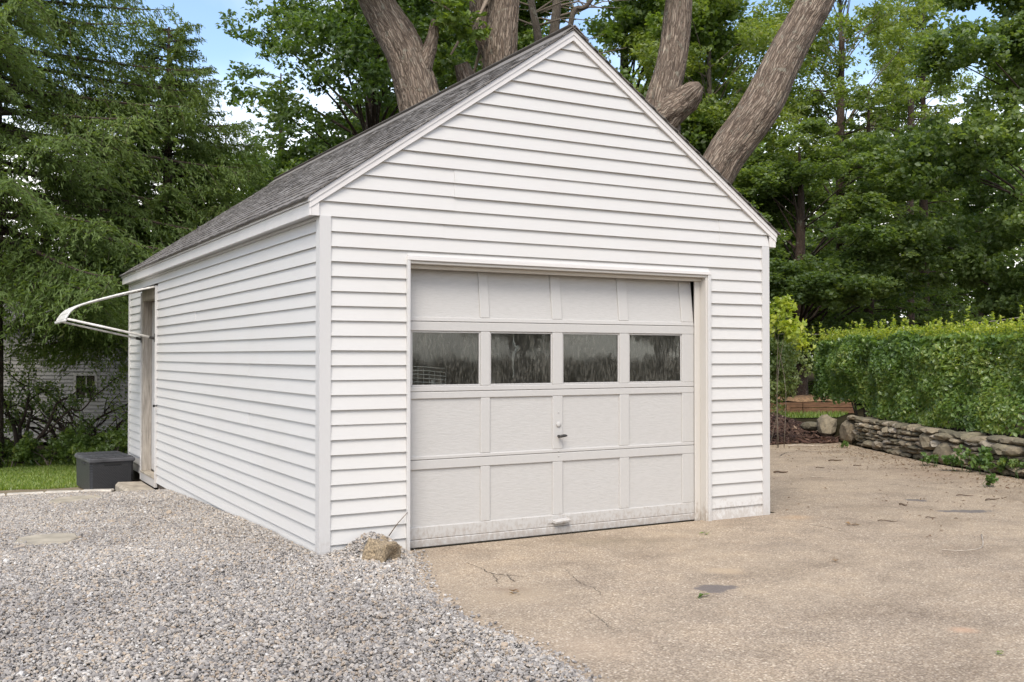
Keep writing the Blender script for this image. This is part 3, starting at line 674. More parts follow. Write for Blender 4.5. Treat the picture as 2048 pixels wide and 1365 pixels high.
# --- corner posts
def post(x0, y0, sx, sy, zb, zt):
    mb = MB(); t = 0.030; w = 0.08
    poly = [(x0, y0), (x0+sx*w, y0), (x0+sx*w, y0+sy*t), (x0+sx*t, y0+sy*t), (x0+sx*t, y0+sy*w), (x0, y0+sy*w)]
    mb.prism(poly, 2, zb, zt); mb.build('corner_post', M['trim'], G)
post(0, 0, 1, 1, -0.06, 2.336); post(W, 0, -1, 1, -0.06, 2.336); post(0, LN, 1, -1, -0.3, 2.336)
# --- roof
def roof_z(x): return 3.925-SL*abs(x-XC)
RF = MB()
t = 0.045
RF.prism([(-0.085, roof_z(-0.085)-0.012), (XC, 3.913), (W+0.085, roof_z(W+0.085)-0.012), (W+0.085, roof_z(W+0.085)-t), (XC, 3.925-t), (-0.085, roof_z(-0.085)-t)], 1, -0.012, LN+0.07)
ROOF = RF.build('roof', M['fascia'], G)
ang = math.atan(SL)
def shingle_mesh(i):
    r = np.random.default_rng(100+i); mb = MB(); l, d, th = 0.303, 0.19, 0.011
    # butt end low (local -x), 5 points across the butt so that it is not dead straight
    n = 5; ys = np.linspace(-l/2, l/2, n); vs = []
    for a in range(n):
        e = r.uniform(-0.006, 0.006); h = th+r.uniform(-0.003, 0.005)
        vs += [(-d/2+e, ys[a], 0.0), (-d/2+e, ys[a], h), (d/2, ys[a], 0.004)]
    fs = []
    for a in range(n-1):
        b = 3*a; fs += [(b, b+3, b+4, b+1), (b+1, b+4, b+5, b+2)]
    fs += [(0, 1, 2), (3*n-3, 3*n-1, 3*n-2)]
    mb.add(vs, fs); v = np.array(mb.v); me = bpy.data.meshes.new('shingle'); me.from_pydata(mb.v, [], mb.f); fix_normals(me); me.materials.append(M['shingle']); return me
SM = [shingle_mesh(i) for i in range(6)]
rest_v, rest_f = [], []; rest_t = []; far_n = 0
NR, EXP = 19, 0.1375
Ls = (XC+0.105)/math.cos(ang)
Rm = Matrix.Rotation(-ang, 4, 'Y')
cells = []
for r_ in range(NR):
    s = r_*EXP+0.085
    off = (r_ % 3)*0.1+random.uniform(0, 0.06)
    nc = 28
    for q in range(nc):
        a_, b_ = max(-0.030-off+q*0.3045, -0.030), min(-0.030-off+(q+1)*0.3045-0.0015, LN+0.085)
        if b_-a_ < 0.04: continue
        cells.append((r_, s, (a_+b_)/2, (b_-a_)/0.303))
cells.sort(key=lambda c: c[2])
for i, (r_, s, y, q) in enumerate(cells):
    x = -0.105+s*math.cos(ang); z = roof_z(-0.105)-0.012+s*math.sin(ang)+0.002+random.uniform(0, 0.003)
    me = SM[random.randrange(6)]
    tilt = Matrix.Rotation(random.uniform(-0.006, 0.006), 4, 'Z') @ Matrix.Rotation(random.uniform(-0.006, 0.01), 4, 'Y')
    M4 = Matrix.Translation((x, y, z)) @ Rm @ tilt @ Matrix.Diagonal((1, q, 1, 1))
    if i < 300:
        o = bpy.data.objects.new('shingle', me); COL.objects.link(o); o.parent = ROOF
        o.location = Vector((x, y, z))-ORG[ROOF.name]; o.rotation_euler = (Rm @ tilt).to_euler(); o.scale = (1, q, 1)
    else:
        b = len(rest_v); rest_v += [tuple(M4 @ vv.co) for vv in me.vertices]
        for p in me.polygons: rest_f.append(tuple(a+b for a in p.vertices)); rest_t.append(far_n)
        far_n += 1
mb = MB(); mb.add(rest_v, rest_f); o = mb.build('far_shingles', M['shingle'], ROOF); o['kind'] = 'stuff'
tv = np.random.default_rng(5).random(far_n+1); a = o.data.attributes.new('tint', 'FLOAT', 'FACE'); a.data.foreach_set('value', np.array([tv[i] for i in rest_t], np.float32)[:len(o.data.polygons)])
mb = MB()
for r_ in range(NR):
    s = r_*EXP; x = W+0.105-s*math.cos(ang); z = roof_z(W+0.105)-0.012+s*math.sin(ang); dx, dz = 0.18*math.cos(ang), 0.18*math.sin(ang)
    mb.add([(x, -0.03, z), (x, LN+0.08, z), (x-dx, LN+0.08, z+dz), (x-dx, -0.03, z+dz), (x+0.005, -0.03, z+0.011), (x+0.005, LN+0.08, z+0.011), (x-dx, LN+0.08, z+dz+0.006), (x-dx, -0.03, z+dz+0.006)],
           [(0, 1, 2, 3), (4, 7, 6, 5), (0, 4, 5, 1), (2, 6, 7, 3), (0, 3, 7, 4), (1, 5, 6, 2)])
o = mb.build('hidden_slope_shingles', M['shingle'], ROOF); o['kind'] = 'stuff'
mb = MB()
for q in range(27):
    y = -0.03+q*0.293; mb.prism([(XC-0.13, roof_z(XC-0.13)+0.004), (XC, 3.942), (XC+0.13, roof_z(XC+0.13)+0.004), (XC+0.13, roof_z(XC+0.13)+0.012), (XC, 3.952+0.003*(q % 2)), (XC-0.13, roof_z(XC-0.13)+0.012)], 1, y, y+0.2925)
mb.build('ridge_cap', M['shingle'], ROOF)
# --- rake trim, fascia, soffit
for sg in (-1, 1):
    xe = XC+sg*(XC+0.075)
    for (o0, o1, ya, yb) in ((0.016, 0.050, -0.016, 0.016), (0.0505, 0.092, -0.010, 0.016)):
        mb = MB(); mb.prism([(xe, roof_z(xe)-o0), (XC, 3.925-o0), (XC, 3.925-o1), (xe, roof_z(xe)-o1)], 1, ya, yb); mb.build('rake_trim', M['fascia'], ROOF)
    mb = MB(); xa, xb = (-0.082, -0.0725) if sg < 0 else (W+0.0725, W+0.082)
    mb.box((xa, -0.014, 2.425), (xb, LN+0.06, 2.472), 0.002); mb.build('fascia_cap', M['fascia'], ROOF)
    xa, xb = (-0.0725, -0.058) if sg < 0 else (W+0.058, W+0.0725)
    mb = MB(); mb.box((xa, -0.006, 2.332), (xb, LN+0.06, 2.4245), 0.002); mb.build('fascia', M['fascia'], ROOF)
    xa, xb = (-0.0575, 0.022) if sg < 0 else (W-0.022, W+0.0575)
    mb = MB(); mb.box((xa, 0.006, 2.338), (xb, LN+0.03, 2.346)); mb.build('soffit', M['trim'], ROOF)
    xa, xb = (-0.0575, -0.0045) if sg < 0 else (W+0.0045, W+0.0575)
    mb = MB(); mb.box((xa, -0.004, 2.334), (xb, 0.012, 2.428)); mb.build('eave_return', M['fascia'], ROOF)
mb = MB(); mb.box((-0.004, 0.078, 2.317), (0.0215, LN-0.08, 2.3375), 0.002); mb.build('frieze', M['trim'], LW)
# --- door opening trim
mb = MB(); mb.box((0.640, -0.014, -0.06), (0.664, 0.022, 2.0615), 0.003); mb.build('door_trim', M['trim'], FW)
mb = MB(); mb.box((3.378, -0.014, -0.045), (3.410, 0.022, 2.0615), 0.003); mb.build('door_trim', M['trim'], FW)
mb = MB(); mb.box((0.640, -0.016, 2.062), (3.410, 0.022, 2.090), 0.003); mb.build('door_trim', M['fascia'], FW)
mb = MB(); mb.box((0.664, 0.0, 2.040), (3.378, 0.100, 2.0612), 0.003); mb.build('door_head', M['jamb'], FW)
mb = MB(); mb.box((0.60, 0.060, 2.012), (3.378, 0.0995, 2.0395), 0.003); mb.build('door_head', M['jamb'], FW)
mb = MB(); mb.box((3.362, 0.0, -0.05), (3.380, 0.080, 2.0395), 0.003); mb.build('door_jamb', M['jamb'], FW)
mb = MB(); mb.box((3.312, 0.0805, -0.045), (3.42, 0.0995, 2.0115), 0.003); mb.build('door_jamb', M['jamb'], FW)
mb = MB(); mb.box((0.60, 0.034, -0.05), (0.6395, 0.080, 2.0395), 0.003); mb.build('door_jamb', M['jamb'], FW)
# --- overhead door
OD = thing('garage_door', '', '', (XC, 0.13, 0)); del OD['label'], OD['category']; OD.parent = G
DX0, DX1, DY = 0.62, 3.318, 0.102
ST = [(0.62, 0.722), (1.285, 1.365), (1.916, 2.008), (2.552, 2.646), (3.192, 3.318)]
def tilt(z, sec): return (z-1.636)*0.115 if sec == 0 else 0.0
def dbox(name, x0, x1, z0, z1, ya, yb, mat, sec, ch=0.004):
    mb = MB(); mb.box((x0, DY+ya, z0), (x1, DY+yb, z1), ch)
    mb.v = [(x, y+tilt(z, sec), z) for x, y, z in mb.v]; return mb.build(name, mat, OD)
SEC = [(1.636, 1.668, 2.03, 2.07), (1.126, 1.163, 1.566, 1.633), (0.634, 0.660, 1.073, 1.123), (0.062, 0.152, 0.563, 0.631)]
for i, (zb, pb, pt, zt) in enumerate(SEC):
    dbox('rail', DX0, DX1, zb, pb-0.0003, 0, 0.035, M['door_paint'], i); dbox('rail', DX0, DX1, pt+0.0003, zt, 0, 0.035, M['door_paint'], i)
    for a, b in ST: dbox('stile', a, b, pb, pt, 0.001, 0.035, M['door_paint'], i)
    for (a, b), (c, d) in zip(ST[:-1], ST[1:]):
        if i == 1:
            g = dbox('pane', b-0.002, c+0.002, pb-0.002, pt+0.002, 0.018, 0.021, M['glass'], i, 0); g['label'] = 'dirty streaked window pane'
            for q in ((b, c, pb, pb+0.012), (b, c, pt-0.012, pt)): dbox('glazing_bead', *q, 0.010, 0.017, M['door_paint'], i, 0.002)
            for q in ((b, b+0.012, pb+0.0125, pt-0.0125), (c-0.012, c, pb+0.0125, pt-0.0125)): dbox('glazing_bead', *q, 0.010, 0.017, M['door_paint'], i, 0.002)
        else:
            dbox('panel', b-0.003, c+0.003, pb-0.003, pt+0.003, 0.014, 0.024, M['panel'], i, 0)
dbox('bottom_rail', DX0, DX1, 0.004, 0.0605, -0.004, 0.035, M['door_paint'], 3, 0.005)['label'] = 'worn bottom rail with chipped paint'
def disc(name, x, z, r, th, mat, y=0.0, n=20):
    mb = MB(); mb.tube([(x, DY+y, z), (x, DY+y-th*0.7, z), (x, DY+y-th, z)], [r, r, r*0.8], n); return mb.build(name, mat, OD, True)
disc('lock_cover', 1.966, 0.853, 0.021, 0.010, M['door_paint']); disc('bolt_head', 1.966, 0.945, 0.005, 0.005, M['door_paint'])
disc('bolt_head', 1.968, 0.646, 0.006, 0.005, M['door_paint']); disc('bolt_head', 1.968, 0.606, 0.006, 0.005, M['door_paint'])
mb = MB(); mb.tube([(1.966, DY+0.002, 0.762), (1.966, DY-0.035, 0.762)], [0.010, 0.009], 12); mb.tube([(1.945, DY-0.036, 0.760), (1.966, DY-0.042, 0.763), (2.000, DY-0.040, 0.766), (2.022, DY-0.034, 0.764)], [0.008, 0.012, 0.011, 0.007], 10)
mb.build('handle', M['dark_metal'], OD, True)['label'] = 'dark metal turn handle'
mb = MB()
mb.add([(x, DY-0.003-yo, z) for x, yo, z in [(1.90, 0, 0.118), (2.055, 0, 0.125), (2.045, 0.05, 0.112), (1.915, 0.05, 0.104), (1.90, 0, 0.098), (2.055, 0, 0.104), (2.045, 0.045, 0.098), (1.915, 0.045, 0.090)]], [(0, 1, 2, 3), (4, 7, 6, 5), (3, 2, 6, 7), (0, 3, 7, 4), (1, 5, 6, 2)])
mb.box((1.865, DY-0.006, 0.088), (1.905, DY-0.0005, 0.120), 0.002); mb.box((2.045, DY-0.006, 0.100), (2.075, DY-0.0005, 0.140), 0.002)
mb.build('lift_handle', M['door_paint'], OD)
# --- things inside, seen through the panes
mb = MB(); p = spline([(1.60, 0.165, 1.62), (1.60, 0.165, 1.50), (1.612, 0.165, 1.455), (1.64, 0.165, 1.445), (1.60, 0.165, 1.40), (1.595, 0.165, 1.31), (1.60, 0.165, 1.24), (1.59, 0.165, 1.22)], 24)
mb.tube([tuple(q) for q in p], [0.005]*4+[0.012]*4+[0.017]*4+[0.012]*4+[0.007]*8, 6)
mb.tube([(1.60, 0.26, 2.2), (1.60, 0.165, 1.62)], 0.003, 5)
tag(mb.build('hanging_cord', M['white_plastic'], None, True), 'white knotted pull cord hanging behind the second door pane', 'cord')
mb = MB()
for i in range(5):
    z = 1.19+i*0.028; mb.tube([(0.70, 0.19, z+0.01), (0.90, 0.18, z), (1.03, 0.19, z-0.012), (1.06, 0.4, z-0.01)], 0.004, 6)
for i in range(8):
    x = 0.72+i*0.045; mb.tube([(x, 0.187, 1.0), (x, 0.187, 1.315-0.008*i)], 0.0025, 5)
mb.tube([(0.72, 0.20, 0.0), (0.72, 0.20, 1.2)], 0.012, 8); mb.tube([(1.05, 0.45, 0.0), (1.05, 0.45, 1.2)], 0.012, 8)
tag(mb.build('wire_rack', M['white_plastic'], None, True), 'white wire rack behind the first door pane', 'rack')
# --- side door
SD = thing('side_door', '', '', (0.1, 6.3, 0)); del SD['label'], SD['category']; SD.parent = G
def sbox(name, a, b, mat, ch=0.003):
    mb = MB(); mb.box(a, b, ch); return mb.build(name, mat, SD)
sbox('door_slab', (0.105, 5.88, -0.03), (0.145, 6.68, 2.05), M['trim'])
sbox('door_jamb', (0.0, 6.70, -0.045), (0.16, 6.769, 2.195), M['old_wood']); sbox('door_jamb', (0.0, 5.8405, -0.045), (0.16, 5.875, 2.195), M['old_wood'])
sbox('door_stop', (0.088, 6.672, -0.045), (0.104, 6.6995, 2.05), M['old_wood'])
sbox('door_head', (0.0, 5.8755, 2.06), (0.16, 6.6995, 2.195), M['old_wood'])
sbox('casing', (-0.012, 6.768, -0.16), (0.022, 6.80, 2.17), M['trim']); sbox('casing', (-0.014, 5.815, -0.16), (0.022, 5.8395, 2.205), M['trim'])
sbox('threshold', (-0.012, 5.842, -0.07), (0.104, 6.767, -0.046), M['concrete']); sbox('sill_board', (-0.006, 5.842, -0.165), (0.02, 6.767, -0.0705), M['trim'])
mb = MB(); mb.tube([(0.0, 5.75, 0.80), (-0.028, 5.75, 0.80)], [0.008, 0.008], 10); mb.box((-0.045, 5.735, 0.785), (-0.026, 5.768, 0.815), 0.004); mb.build('latch', M['black'], SD)

# ================================================================== AWNING OVER THE SIDE DOOR
AW = thing('door_awning', 'pale slatted metal awning propped on two arms over the side door', 'awning', (0, 6.3, 2.2))
prof = spline([(-0.004, 2.204), (-0.25, 2.142), (-0.456, 2.085), (-0.70, 2.010), (-0.829, 1.961), (-0.905, 1.915), (-0.955, 1.85), (-0.984, 1.79)], 60)
seg = np.concatenate([[0], np.cumsum(np.hypot(*np.diff(prof, axis=0).T))])
def pat(s): return np.array([np.interp(s, seg, prof[:, 0]), np.interp(s, seg, prof[:, 1])])
YA, YB = 5.83, 6.76; ns = 15; pitch = seg[-1]/ns
for i in range(ns):
    a, b = pat(i*pitch), pat(min((i+1)*pitch-0.012, seg[-1])); d = (b-a)/np.linalg.norm(b-a); nn = np.array([-d[1], d[0]])
    if nn[1] < 0: nn = -nn
    q = [a+nn*0.006, b+nn*0.001, b-nn*0.003, a+nn*0.002]
    mb = MB(); mb.prism([tuple(x) for x in q], 1, YA+0.012, YB-0.012); mb.build('slat', M['awning'], AW)
for y in (YA, YB):
    mb = MB(); mb.tube([(p[0], y, p[1]-0.008) for p in prof[::3]], 0.011, 8); mb.build('side_rail', M['awning'], AW, True)
mb = MB(); mb.tube([(-0.986, YA-0.05, 1.782), (-0.986, YA, 1.778), (-0.986, YB, 1.778), (-0.986, YB+0.05, 1.782)], 0.016, 10); mb.build('front_bar', M['awning'], AW, True)
for y, r in ((YA+0.01, 0.014), (YB-0.02, 0.012)):
    mb = MB(); mb.tube([(-0.965, y, 1.80), (-0.06, y, 1.600)], r, 10); mb.build('support_arm', M['awning'], AW, True)
    mb = MB(); mb.tube([(-0.075, y, 1.603), (-0.016, y, 1.588)], 0.017, 8); mb.box((-0.018, y-0.02, 1.545), (-0.0125, y+0.02, 1.645), 0.002); mb.build('bracket', M['dark_metal'], AW)
mb = MB(); mb.box((-0.022, YA-0.01, 2.185), (-0.0145, YB+0.01, 2.222), 0.002); mb.build('wall_rail', M['dark_metal'], AW)

# ================================================================== STORAGE BOX, STEP, EDGING, FLAGS, ROCK
zb_, zt_ = float(gz(-0.5, 7.2))+0.012, 0.125
c0, c1 = on(178, 917, 2, zt_), on(271, 910, 2, zt_); ax_ = Vector((c1.x-c0.x, c1.y-c0.y, 0)); bw = ax_.length
BX = thing('storage_box', 'charcoal plastic deck box with woven-look sides beside the side door', 'storage box', (c0.x, c0.y, zb_))
H = zt_-zb_; BD = 0.92; bw = 0.55
mb = MB(); t = 0.012
prof8 = [(0.02, 0.02), (bw-0.02, 0.02), (bw-0.02, BD-0.02), (0.02, BD-0.02)]
def taper(z): return 0.004*(1-z/(H-0.07))
vs = []
for z in (0.0, H-0.07):
    e = 0.016+taper(z); k = 0.03
    vs += [(e+k, e, z), (bw-e-k, e, z), (bw-e, e+k, z), (bw-e, BD-e-k, z), (bw-e-k, BD-e, z), (e+k, BD-e, z), (e, BD-e-k, z), (e, e+k, z)]
mb.add(vs, [tuple(range(8))[::-1], tuple(range(8, 16))]+[(i, (i+1) % 8, 8+(i+1) % 8, 8+i) for i in range(8)])
def bbuild(mb, name, mat, parent=None, smooth=False):
    o0 = ORG[BX.name]; mb.v = [(x+o0.x, y+o0.y, z+o0.z) for x, y, z in mb.v]; return mb.build(name, mat, parent or BX, smooth)
bbuild(mb, 'body', M['wicker'])
mb = MB(); mb.box((0, 0, H-0.069), (bw, BD, H-0.012), 0.014); lid = bbuild(mb, 'lid', M['plastic_lid'])
for i in range(5):
    mb = MB(); a = 0.018+i*(bw-0.036)/5; mb.box((a+0.005, 0.018, H-0.0118), (a+(bw-0.036)/5-0.005, BD-0.018, H-0.003), 0.004); bbuild(mb, 'lid_board', M['plastic_lid'], lid)
mb = MB(); mb.box((bw*0.33, 0.012, H-0.105), (bw*0.70, 0.022, H-0.0715), 0.003); bbuild(mb, 'handle_recess', M['black'])
mb = MB(); mb.box((0.010, 0.30, H-0.105), (0.021, 0.52, H-0.08), 0.003); bbuild(mb, 'handle_recess', M['black'])
BX.rotation_euler.z = 0.07
def rounded_block(name, ctr, size, mat, rot, label, cat, group=None, jit=0.006, seed=0):
    r = random.Random(seed); mb = MB(); x, y, z = size; mb.box((-x/2, -y/2, 0), (x/2, y/2, z), min(size)*0.16)
    mb.v = [(a+r.uniform(-jit, jit), b+r.uniform(-jit, jit), d+r.uniform(-jit, jit)*0.6) for a, b, d in mb.v]
    o = mb.build(name, mat, org=(0, 0, 0)); o.location = ctr; o.rotation_euler.z = rot; ORG[o.name] = Vector(ctr); return tag(o, label, cat, group)
rounded_block('concrete_step', (-0.175, 6.06, -0.32), (0.33, 0.98, 0.165), M['concrete'], 0, 'tan concrete step under the side door', 'step', jit=0.01)
pv = [(-2.75, 7.03), (-2.33, 7.03), (-1.91, 7.03), (-1.50, 7.03), (-1.08, 7.01), (-0.68, 6.87), (-0.33, 6.72)]
pl = ['cream edging paver at the left picture edge', 'cream edging paver two places left of the charcoal box', 'cream edging paver just left of the charcoal box', 'edging paver in front of the charcoal box corner', 'cream edging paver between charcoal box and concrete step']
for i, ((x0, y0), (x1, y1)) in enumerate(zip(pv[:-1], pv[1:])):
    if i < 1: continue
    cx, cy = (x0+x1)/2, (y0+y1)/2
    rounded_block('edging_paver', (cx, cy, float(gz(cx, cy))-0.048), (math.hypot(x1-x0, y1-y0)-0.012, 0.13, 0.075), M['paver'], math.atan2(y1-y0, x1-x0), pl[i-1], 'paver', 'pavers edging the gravel', 0.004, i)
def flag(px, py, w, d, seed, label):
    r = random.Random(seed); z0 = -0.2
    for _ in range(4):
        p = on(px, py, 2, z0); z0 = float(gz(p.x, p.y))+float(gravel_h(np.array(p.x), np.array(p.y)))+0.012
    mb = MB(); n = 18; ring = [(math.cos(a)*w/2*r.uniform(0.88, 1.08), math.sin(a)*d/2*r.uniform(0.88, 1.08)) for a in [2*math.pi*i/n for i in range(n)]]
    vs = [(x, y, -0.04) for x, y in ring]+[(x, y, 0.0) for x, y in ring]+[(x*0.95, y*0.95, 0.008) for x, y in ring]
    mb.add(vs, [tuple(range(n))[::-1], tuple(range(2*n, 3*n))]+[(k*n+i, k*n+(i+1) % n, (k+1)*n+(i+1) % n, (k+1)*n+i) for k in (0, 1) for i in range(n)])
    o = mb.build('stepping_stone', M['flag'], org=(0, 0, 0)); o.location = p; o.rotation_euler.z = -YAW; tag(o, label, 'stone', 'stepping stones in the gravel')
flag(155, 1000, 0.52, 0.62, 3, 'greenish flat stepping stone in gravel near the charcoal box'); flag(95, 1079, 0.44, 0.50, 4, 'tan stepping stone half buried in gravel at the left')
def rock_mesh(name, seed, n=2, jag=0.35, box=0.0):
    import bmesh
    bm = bmesh.new(); bmesh.ops.create_icosphere(bm, subdivisions=n, radius=1.0)
    P = np.array([v.co[:] for v in bm.verts])
    if box: P = P/np.maximum(np.abs(P).max(1, keepdims=True), 1e-6)*box+P*(1-box)
    P = P*(1+jag*vnoise(P, seed, 1.3)[:, None]+jag*0.4*vnoise(P, seed+1, 3.1)[:, None])
    for v, p in zip(bm.verts, P): v.co = p
    me = bpy.data.meshes.new(name); bm.to_mesh(me); bm.free(); return me
p = on(764, 1112, 2, 0.075)
o = link('rock', rock_mesh('rock', 21, 4, 0.55, 0.72), M['rock'], None, (p.x, p.y, 0.085)); o.scale = (0.082, 0.080, 0.092); o.rotation_euler = (0.25, 0.12, 0.5)
tag(o, 'brown angular rock on the gravel against the garage front', 'rock')
o = link('stone_chip', rock_mesh('stone_chip', 23, 2, 0.6), M['pebble'], None, (p.x-0.005, p.y+0.005, 0.172)); o.scale = (0.020, 0.012, 0.009); tag(o, 'small grey gravel chip lying on the brown rock', 'stone')

# ================================================================== DRY STONE WALL
WP = np.array(WALL); WS = np.concatenate([[0], np.cumsum(np.hypot(*np.diff(WP, axis=0).T))])
def wall_at(s):
    x, y = np.interp(s, WS, WP[:, 0]), np.interp(s, WS, WP[:, 1]); i = min(max(np.searchsorted(WS, s)-1, 0), len(WP)-2)
    t = WP[i+1]-WP[i]; t = t/np.linalg.norm(t); return np.array([x, y]), t, np.array([-t[1], t[0]])   # last: away from the drive
def wall_hit(px, py):
    d = ray(px, py); best = None
    for i in range(len(WP)-1):
        a, b = WP[i], WP[i+1]; e = b-a; A = np.array([[d.x, -e[0]], [d.y, -e[1]]]); t, u = np.linalg.solve(A, a-np.array([CAM.x, CAM.y]))
        if -0.05 <= u <= 1.05 and t > 0 and best is None: best = (WS[i]+u*(WS[i+1]-WS[i]), CAM.z+t*d.z, t)
    return best
SW = thing('stone_wall', 'low dry-laid fieldstone wall below the hedge', 'wall', (9.0, 2.3, 0))
mb = MB()
core = [wall_at(s) for s in np.linspace(0.15, WS[-1], 30)]
for (p0, t0, n0), (p1, t1, n1) in zip(core[:-1], core[1:]):
    a, b, c, d = p0+n0*0.17, p1+n1*0.17, p1+n1*0.42, p0+n0*0.42
    mb.add([(*a, -0.05), (*b, -0.05), (*c, -0.05), (*d, -0.05), (*a, TERR-0.05), (*b, TERR-0.05), (*c, TERR-0.05), (*d, TERR-0.05)], [(0, 1, 2, 3), (4, 7, 6, 5), (0, 4, 5, 1), (3, 2, 6, 7), (0, 3, 7, 4), (1, 5, 6, 2)])
mb.build('core', M['soil'], SW)
def stone_var(i):
    me = rock_mesh('stone', 200+i, 2, 0.42, 0.55); me.materials.append(M['stone']); return me
SV = [stone_var(i) for i in range(9)]
taken = []
def put_stone(s, z, l, h, dpt=0.13, inset=0.06, rx=None):
    p, t, n_ = wall_at(s); o = bpy.data.objects.new('stone', random.choice(SV)); COL.objects.link(o); o.parent = SW
    o.location = Vector((p[0]+n_[0]*inset, p[1]+n_[1]*inset, z))-ORG[SW.name]; o.scale = (l/2, dpt, h/2)
    o.rotation_euler = (random.uniform(-0.08, 0.08), random.uniform(-0.07, 0.07) if rx is None else rx, math.atan2(t[1], t[0])+random.uniform(-0.1, 0.1)); return o
for px, py, w, h in [(1622, 853, 32, 18), (1653, 853, 40, 38), (1690, 864, 50, 46), (1883, 906, 30, 46), (1848, 882, 27, 30), (1912, 918, 26, 26), (1848, 908, 22, 15), (1997, 899, 33, 20), (2021, 902, 26, 22), (1868, 888, 17, 13), (1945, 880, 26, 13), (1886, 874, 34, 12), (1735, 888, 20, 14), (1752, 890, 24, 14)]:
    hit = wall_hit(px, py)
    if hit is None: hit = (0.02, CAM.z-(py-711)/_f*16.6, 16.6)
    s, z, D = hit
    if px < 1660: s = 0.05-(1660-px)*0.012
    l = w*D/_f/0.50; hh = h*D/_f*1.1; put_stone(max(s, -0.0), z, min(l, 0.46), hh, 0.15, 0.11 if px > 1660 else 0.0)
    if px < 1660:
        q = dep(px, py, 16.7+(1660-px)*0.012); bpy.context.view_layer.objects.active = None; COL.objects[-1].location = q-ORG[SW.name]; COL.objects[-1].scale = (w*17/_f/2, 0.16, hh/2)
    taken.append((s-l/2*0.8, s+l/2*0.8, z-hh/2*0.8, z+hh/2*0.8))
z = 0.0
while z < TERR+0.05:
    h = random.uniform(0.036, 0.075); s = 0.25+random.uniform(0, 0.2)
    while s < 8.6:
        l = random.uniform(0.10, 0.32)*(1.0 if random.random() < 0.8 else 0.6); hh = h*random.uniform(0.75, 1.15); m = s+l/2
        if not any(a < m < b and c < z+hh/2 < d for a, b, c, d in taken): put_stone(m, z+h/2+random.uniform(-0.008, 0.008), l*1.08, hh*1.12, random.uniform(0.10, 0.15), random.uniform(0.115, 0.16))
        s += l
    z += h*0.97

# ================================================================== LEAFY THINGS
def clump_leaves(centres, radii, n, r, up=0.7, out=0.6, shell=0.45, flat=0.8):
    """leaves gathered round clump centres; returns centre, normal, clump index"""
    radii = np.asarray(radii); w = radii**2; idx = r.choice(len(centres), n, p=w/w.sum()); d = rdir(n, r); d[:, 2] *= flat
    rad = radii[idx]*(shell+(1-shell)*r.random(n)**0.6); C = centres[idx]+d*rad[:, None]
    Nn = unit(d*out+np.array([0, 0, up])+r.normal(0, 0.45, (n, 3))); return C, Nn, idx
def hedge_mesh():
    r = np.random.default_rng(31); n = 82000; top = 1.66; L0 = -2.3; L1 = WS[-1]-0.3
    s = r.uniform(L0, L1, n); face = r.random(n)
    hw = 0.58; zlo = 0.46
    depth = r.exponential(0.07, n)
    u = np.empty(n); z = np.empty(n)
    f = face < 0.62; u[f] = -hw+depth[f]; z[f] = zlo+(top-zlo)*r.random(f.sum())
    g = (face >= 0.62) & (face < 0.93); u[g] = r.uniform(-hw, hw, g.sum()); z[g] = top-depth[g]
    b = face >= 0.93; u[b] = r.uniform(-hw, hw, b.sum()); z[b] = zlo+(top-zlo)*r.random(b.sum()); s[b] = L0+depth[b]*1.2
    xy = []
    ss = np.clip(s, 0, WS[-1]); x = np.interp(ss, WS, WP[:, 0]); y = np.interp(ss, WS, WP[:, 1])
    t = np.gradient(WP, axis=0); t0 = np.stack([np.interp(ss, WS, t[:, 0]), np.interp(ss, WS, t[:, 1])], 1); t0 = unit(t0); n0 = np.stack([-t0[:, 1], t0[:, 0]], 1)
    base = np.stack([x, y], 1)+t0*np.minimum(s, 0)[:, None]
    q = np.stack([s, u, z], 1); bmp = 0.34*vnoise(q, 5, 1.6)+0.24*vnoise(q, 6, 4.2)
    rc = np.where(f, 0, 0); u = u-np.where(f, bmp*0.8, 0); z = z+np.where(g, bmp*0.45, 0)
    # rounded upper edge and a foot that hangs unevenly
    e = np.clip((z-(top-0.22))/0.22, 0, 1); u = u+np.where(f, e**2*0.16, 0)
    lowcut = zlo+0.20*vnoise(q*np.array([1, 0, 0]), 9, 1.4)*2-0.03+np.where(s < 0.5, 0.16, 0.0)+np.where(s < -0.9, 0.2, 0.0)
    endr = np.clip((-1.5-s)/0.8, 0, 1); z = z-np.where(z > 1.2, endr**2*0.35, 0); u = u*(1-0.35*endr**2)
    k = z > lowcut-0.12*r.random(n)
    # open foot
    k &= ~((z < lowcut+0.35) & (r.random(n) < 0.35*(1-(z-lowcut)/0.35)))
    C = np.stack([base[:, 0]+n0[:, 0]*(0.80+u), base[:, 1]+n0[:, 1]*(0.80+u), z], 1)
    outw = np.where(f[:, None], np.stack([-n0[:, 0], -n0[:, 1], 0*s], 1), np.array([[0, 0, 1.0]]))
    Nn = unit(outw*0.6+np.array([0, 0, 0.75])+r.normal(0, 0.5, (n, 3))); D = unit(outw*0.5+rdir(n, r)+np.array([0, 0, -0.25]))
    ln = r.uniform(0.05, 0.088, n); tint = np.clip(0.45+0.9*vnoise(q, 12, 2.2)+r.normal(0, 0.22, n), 0, 1)
    return leaf_mesh('foliage', C[k], D[k], Nn[k], ln[k], ln[k]*0.62, tint[k])
HG = thing('hedge', 'long clipped green hedge standing above the stone wall', 'hedge', (9.7, 2.0, TERR))
def attach(me, name, mat, parent): return link(name, me, mat, parent, (0, 0, 0))
attach(hedge_mesh(), 'foliage', M['leaf_hedge'], HG)
r = np.random.default_rng(44)
Cs, Ds, Ns, Ls_ = [], [], [], []; shoots = MB()
def hedge_pt(s, u):
    p, t, n_ = wall_at(max(s, 0)); p = p+t*min(s, 0); q = p+n_*(0.80+u); return q
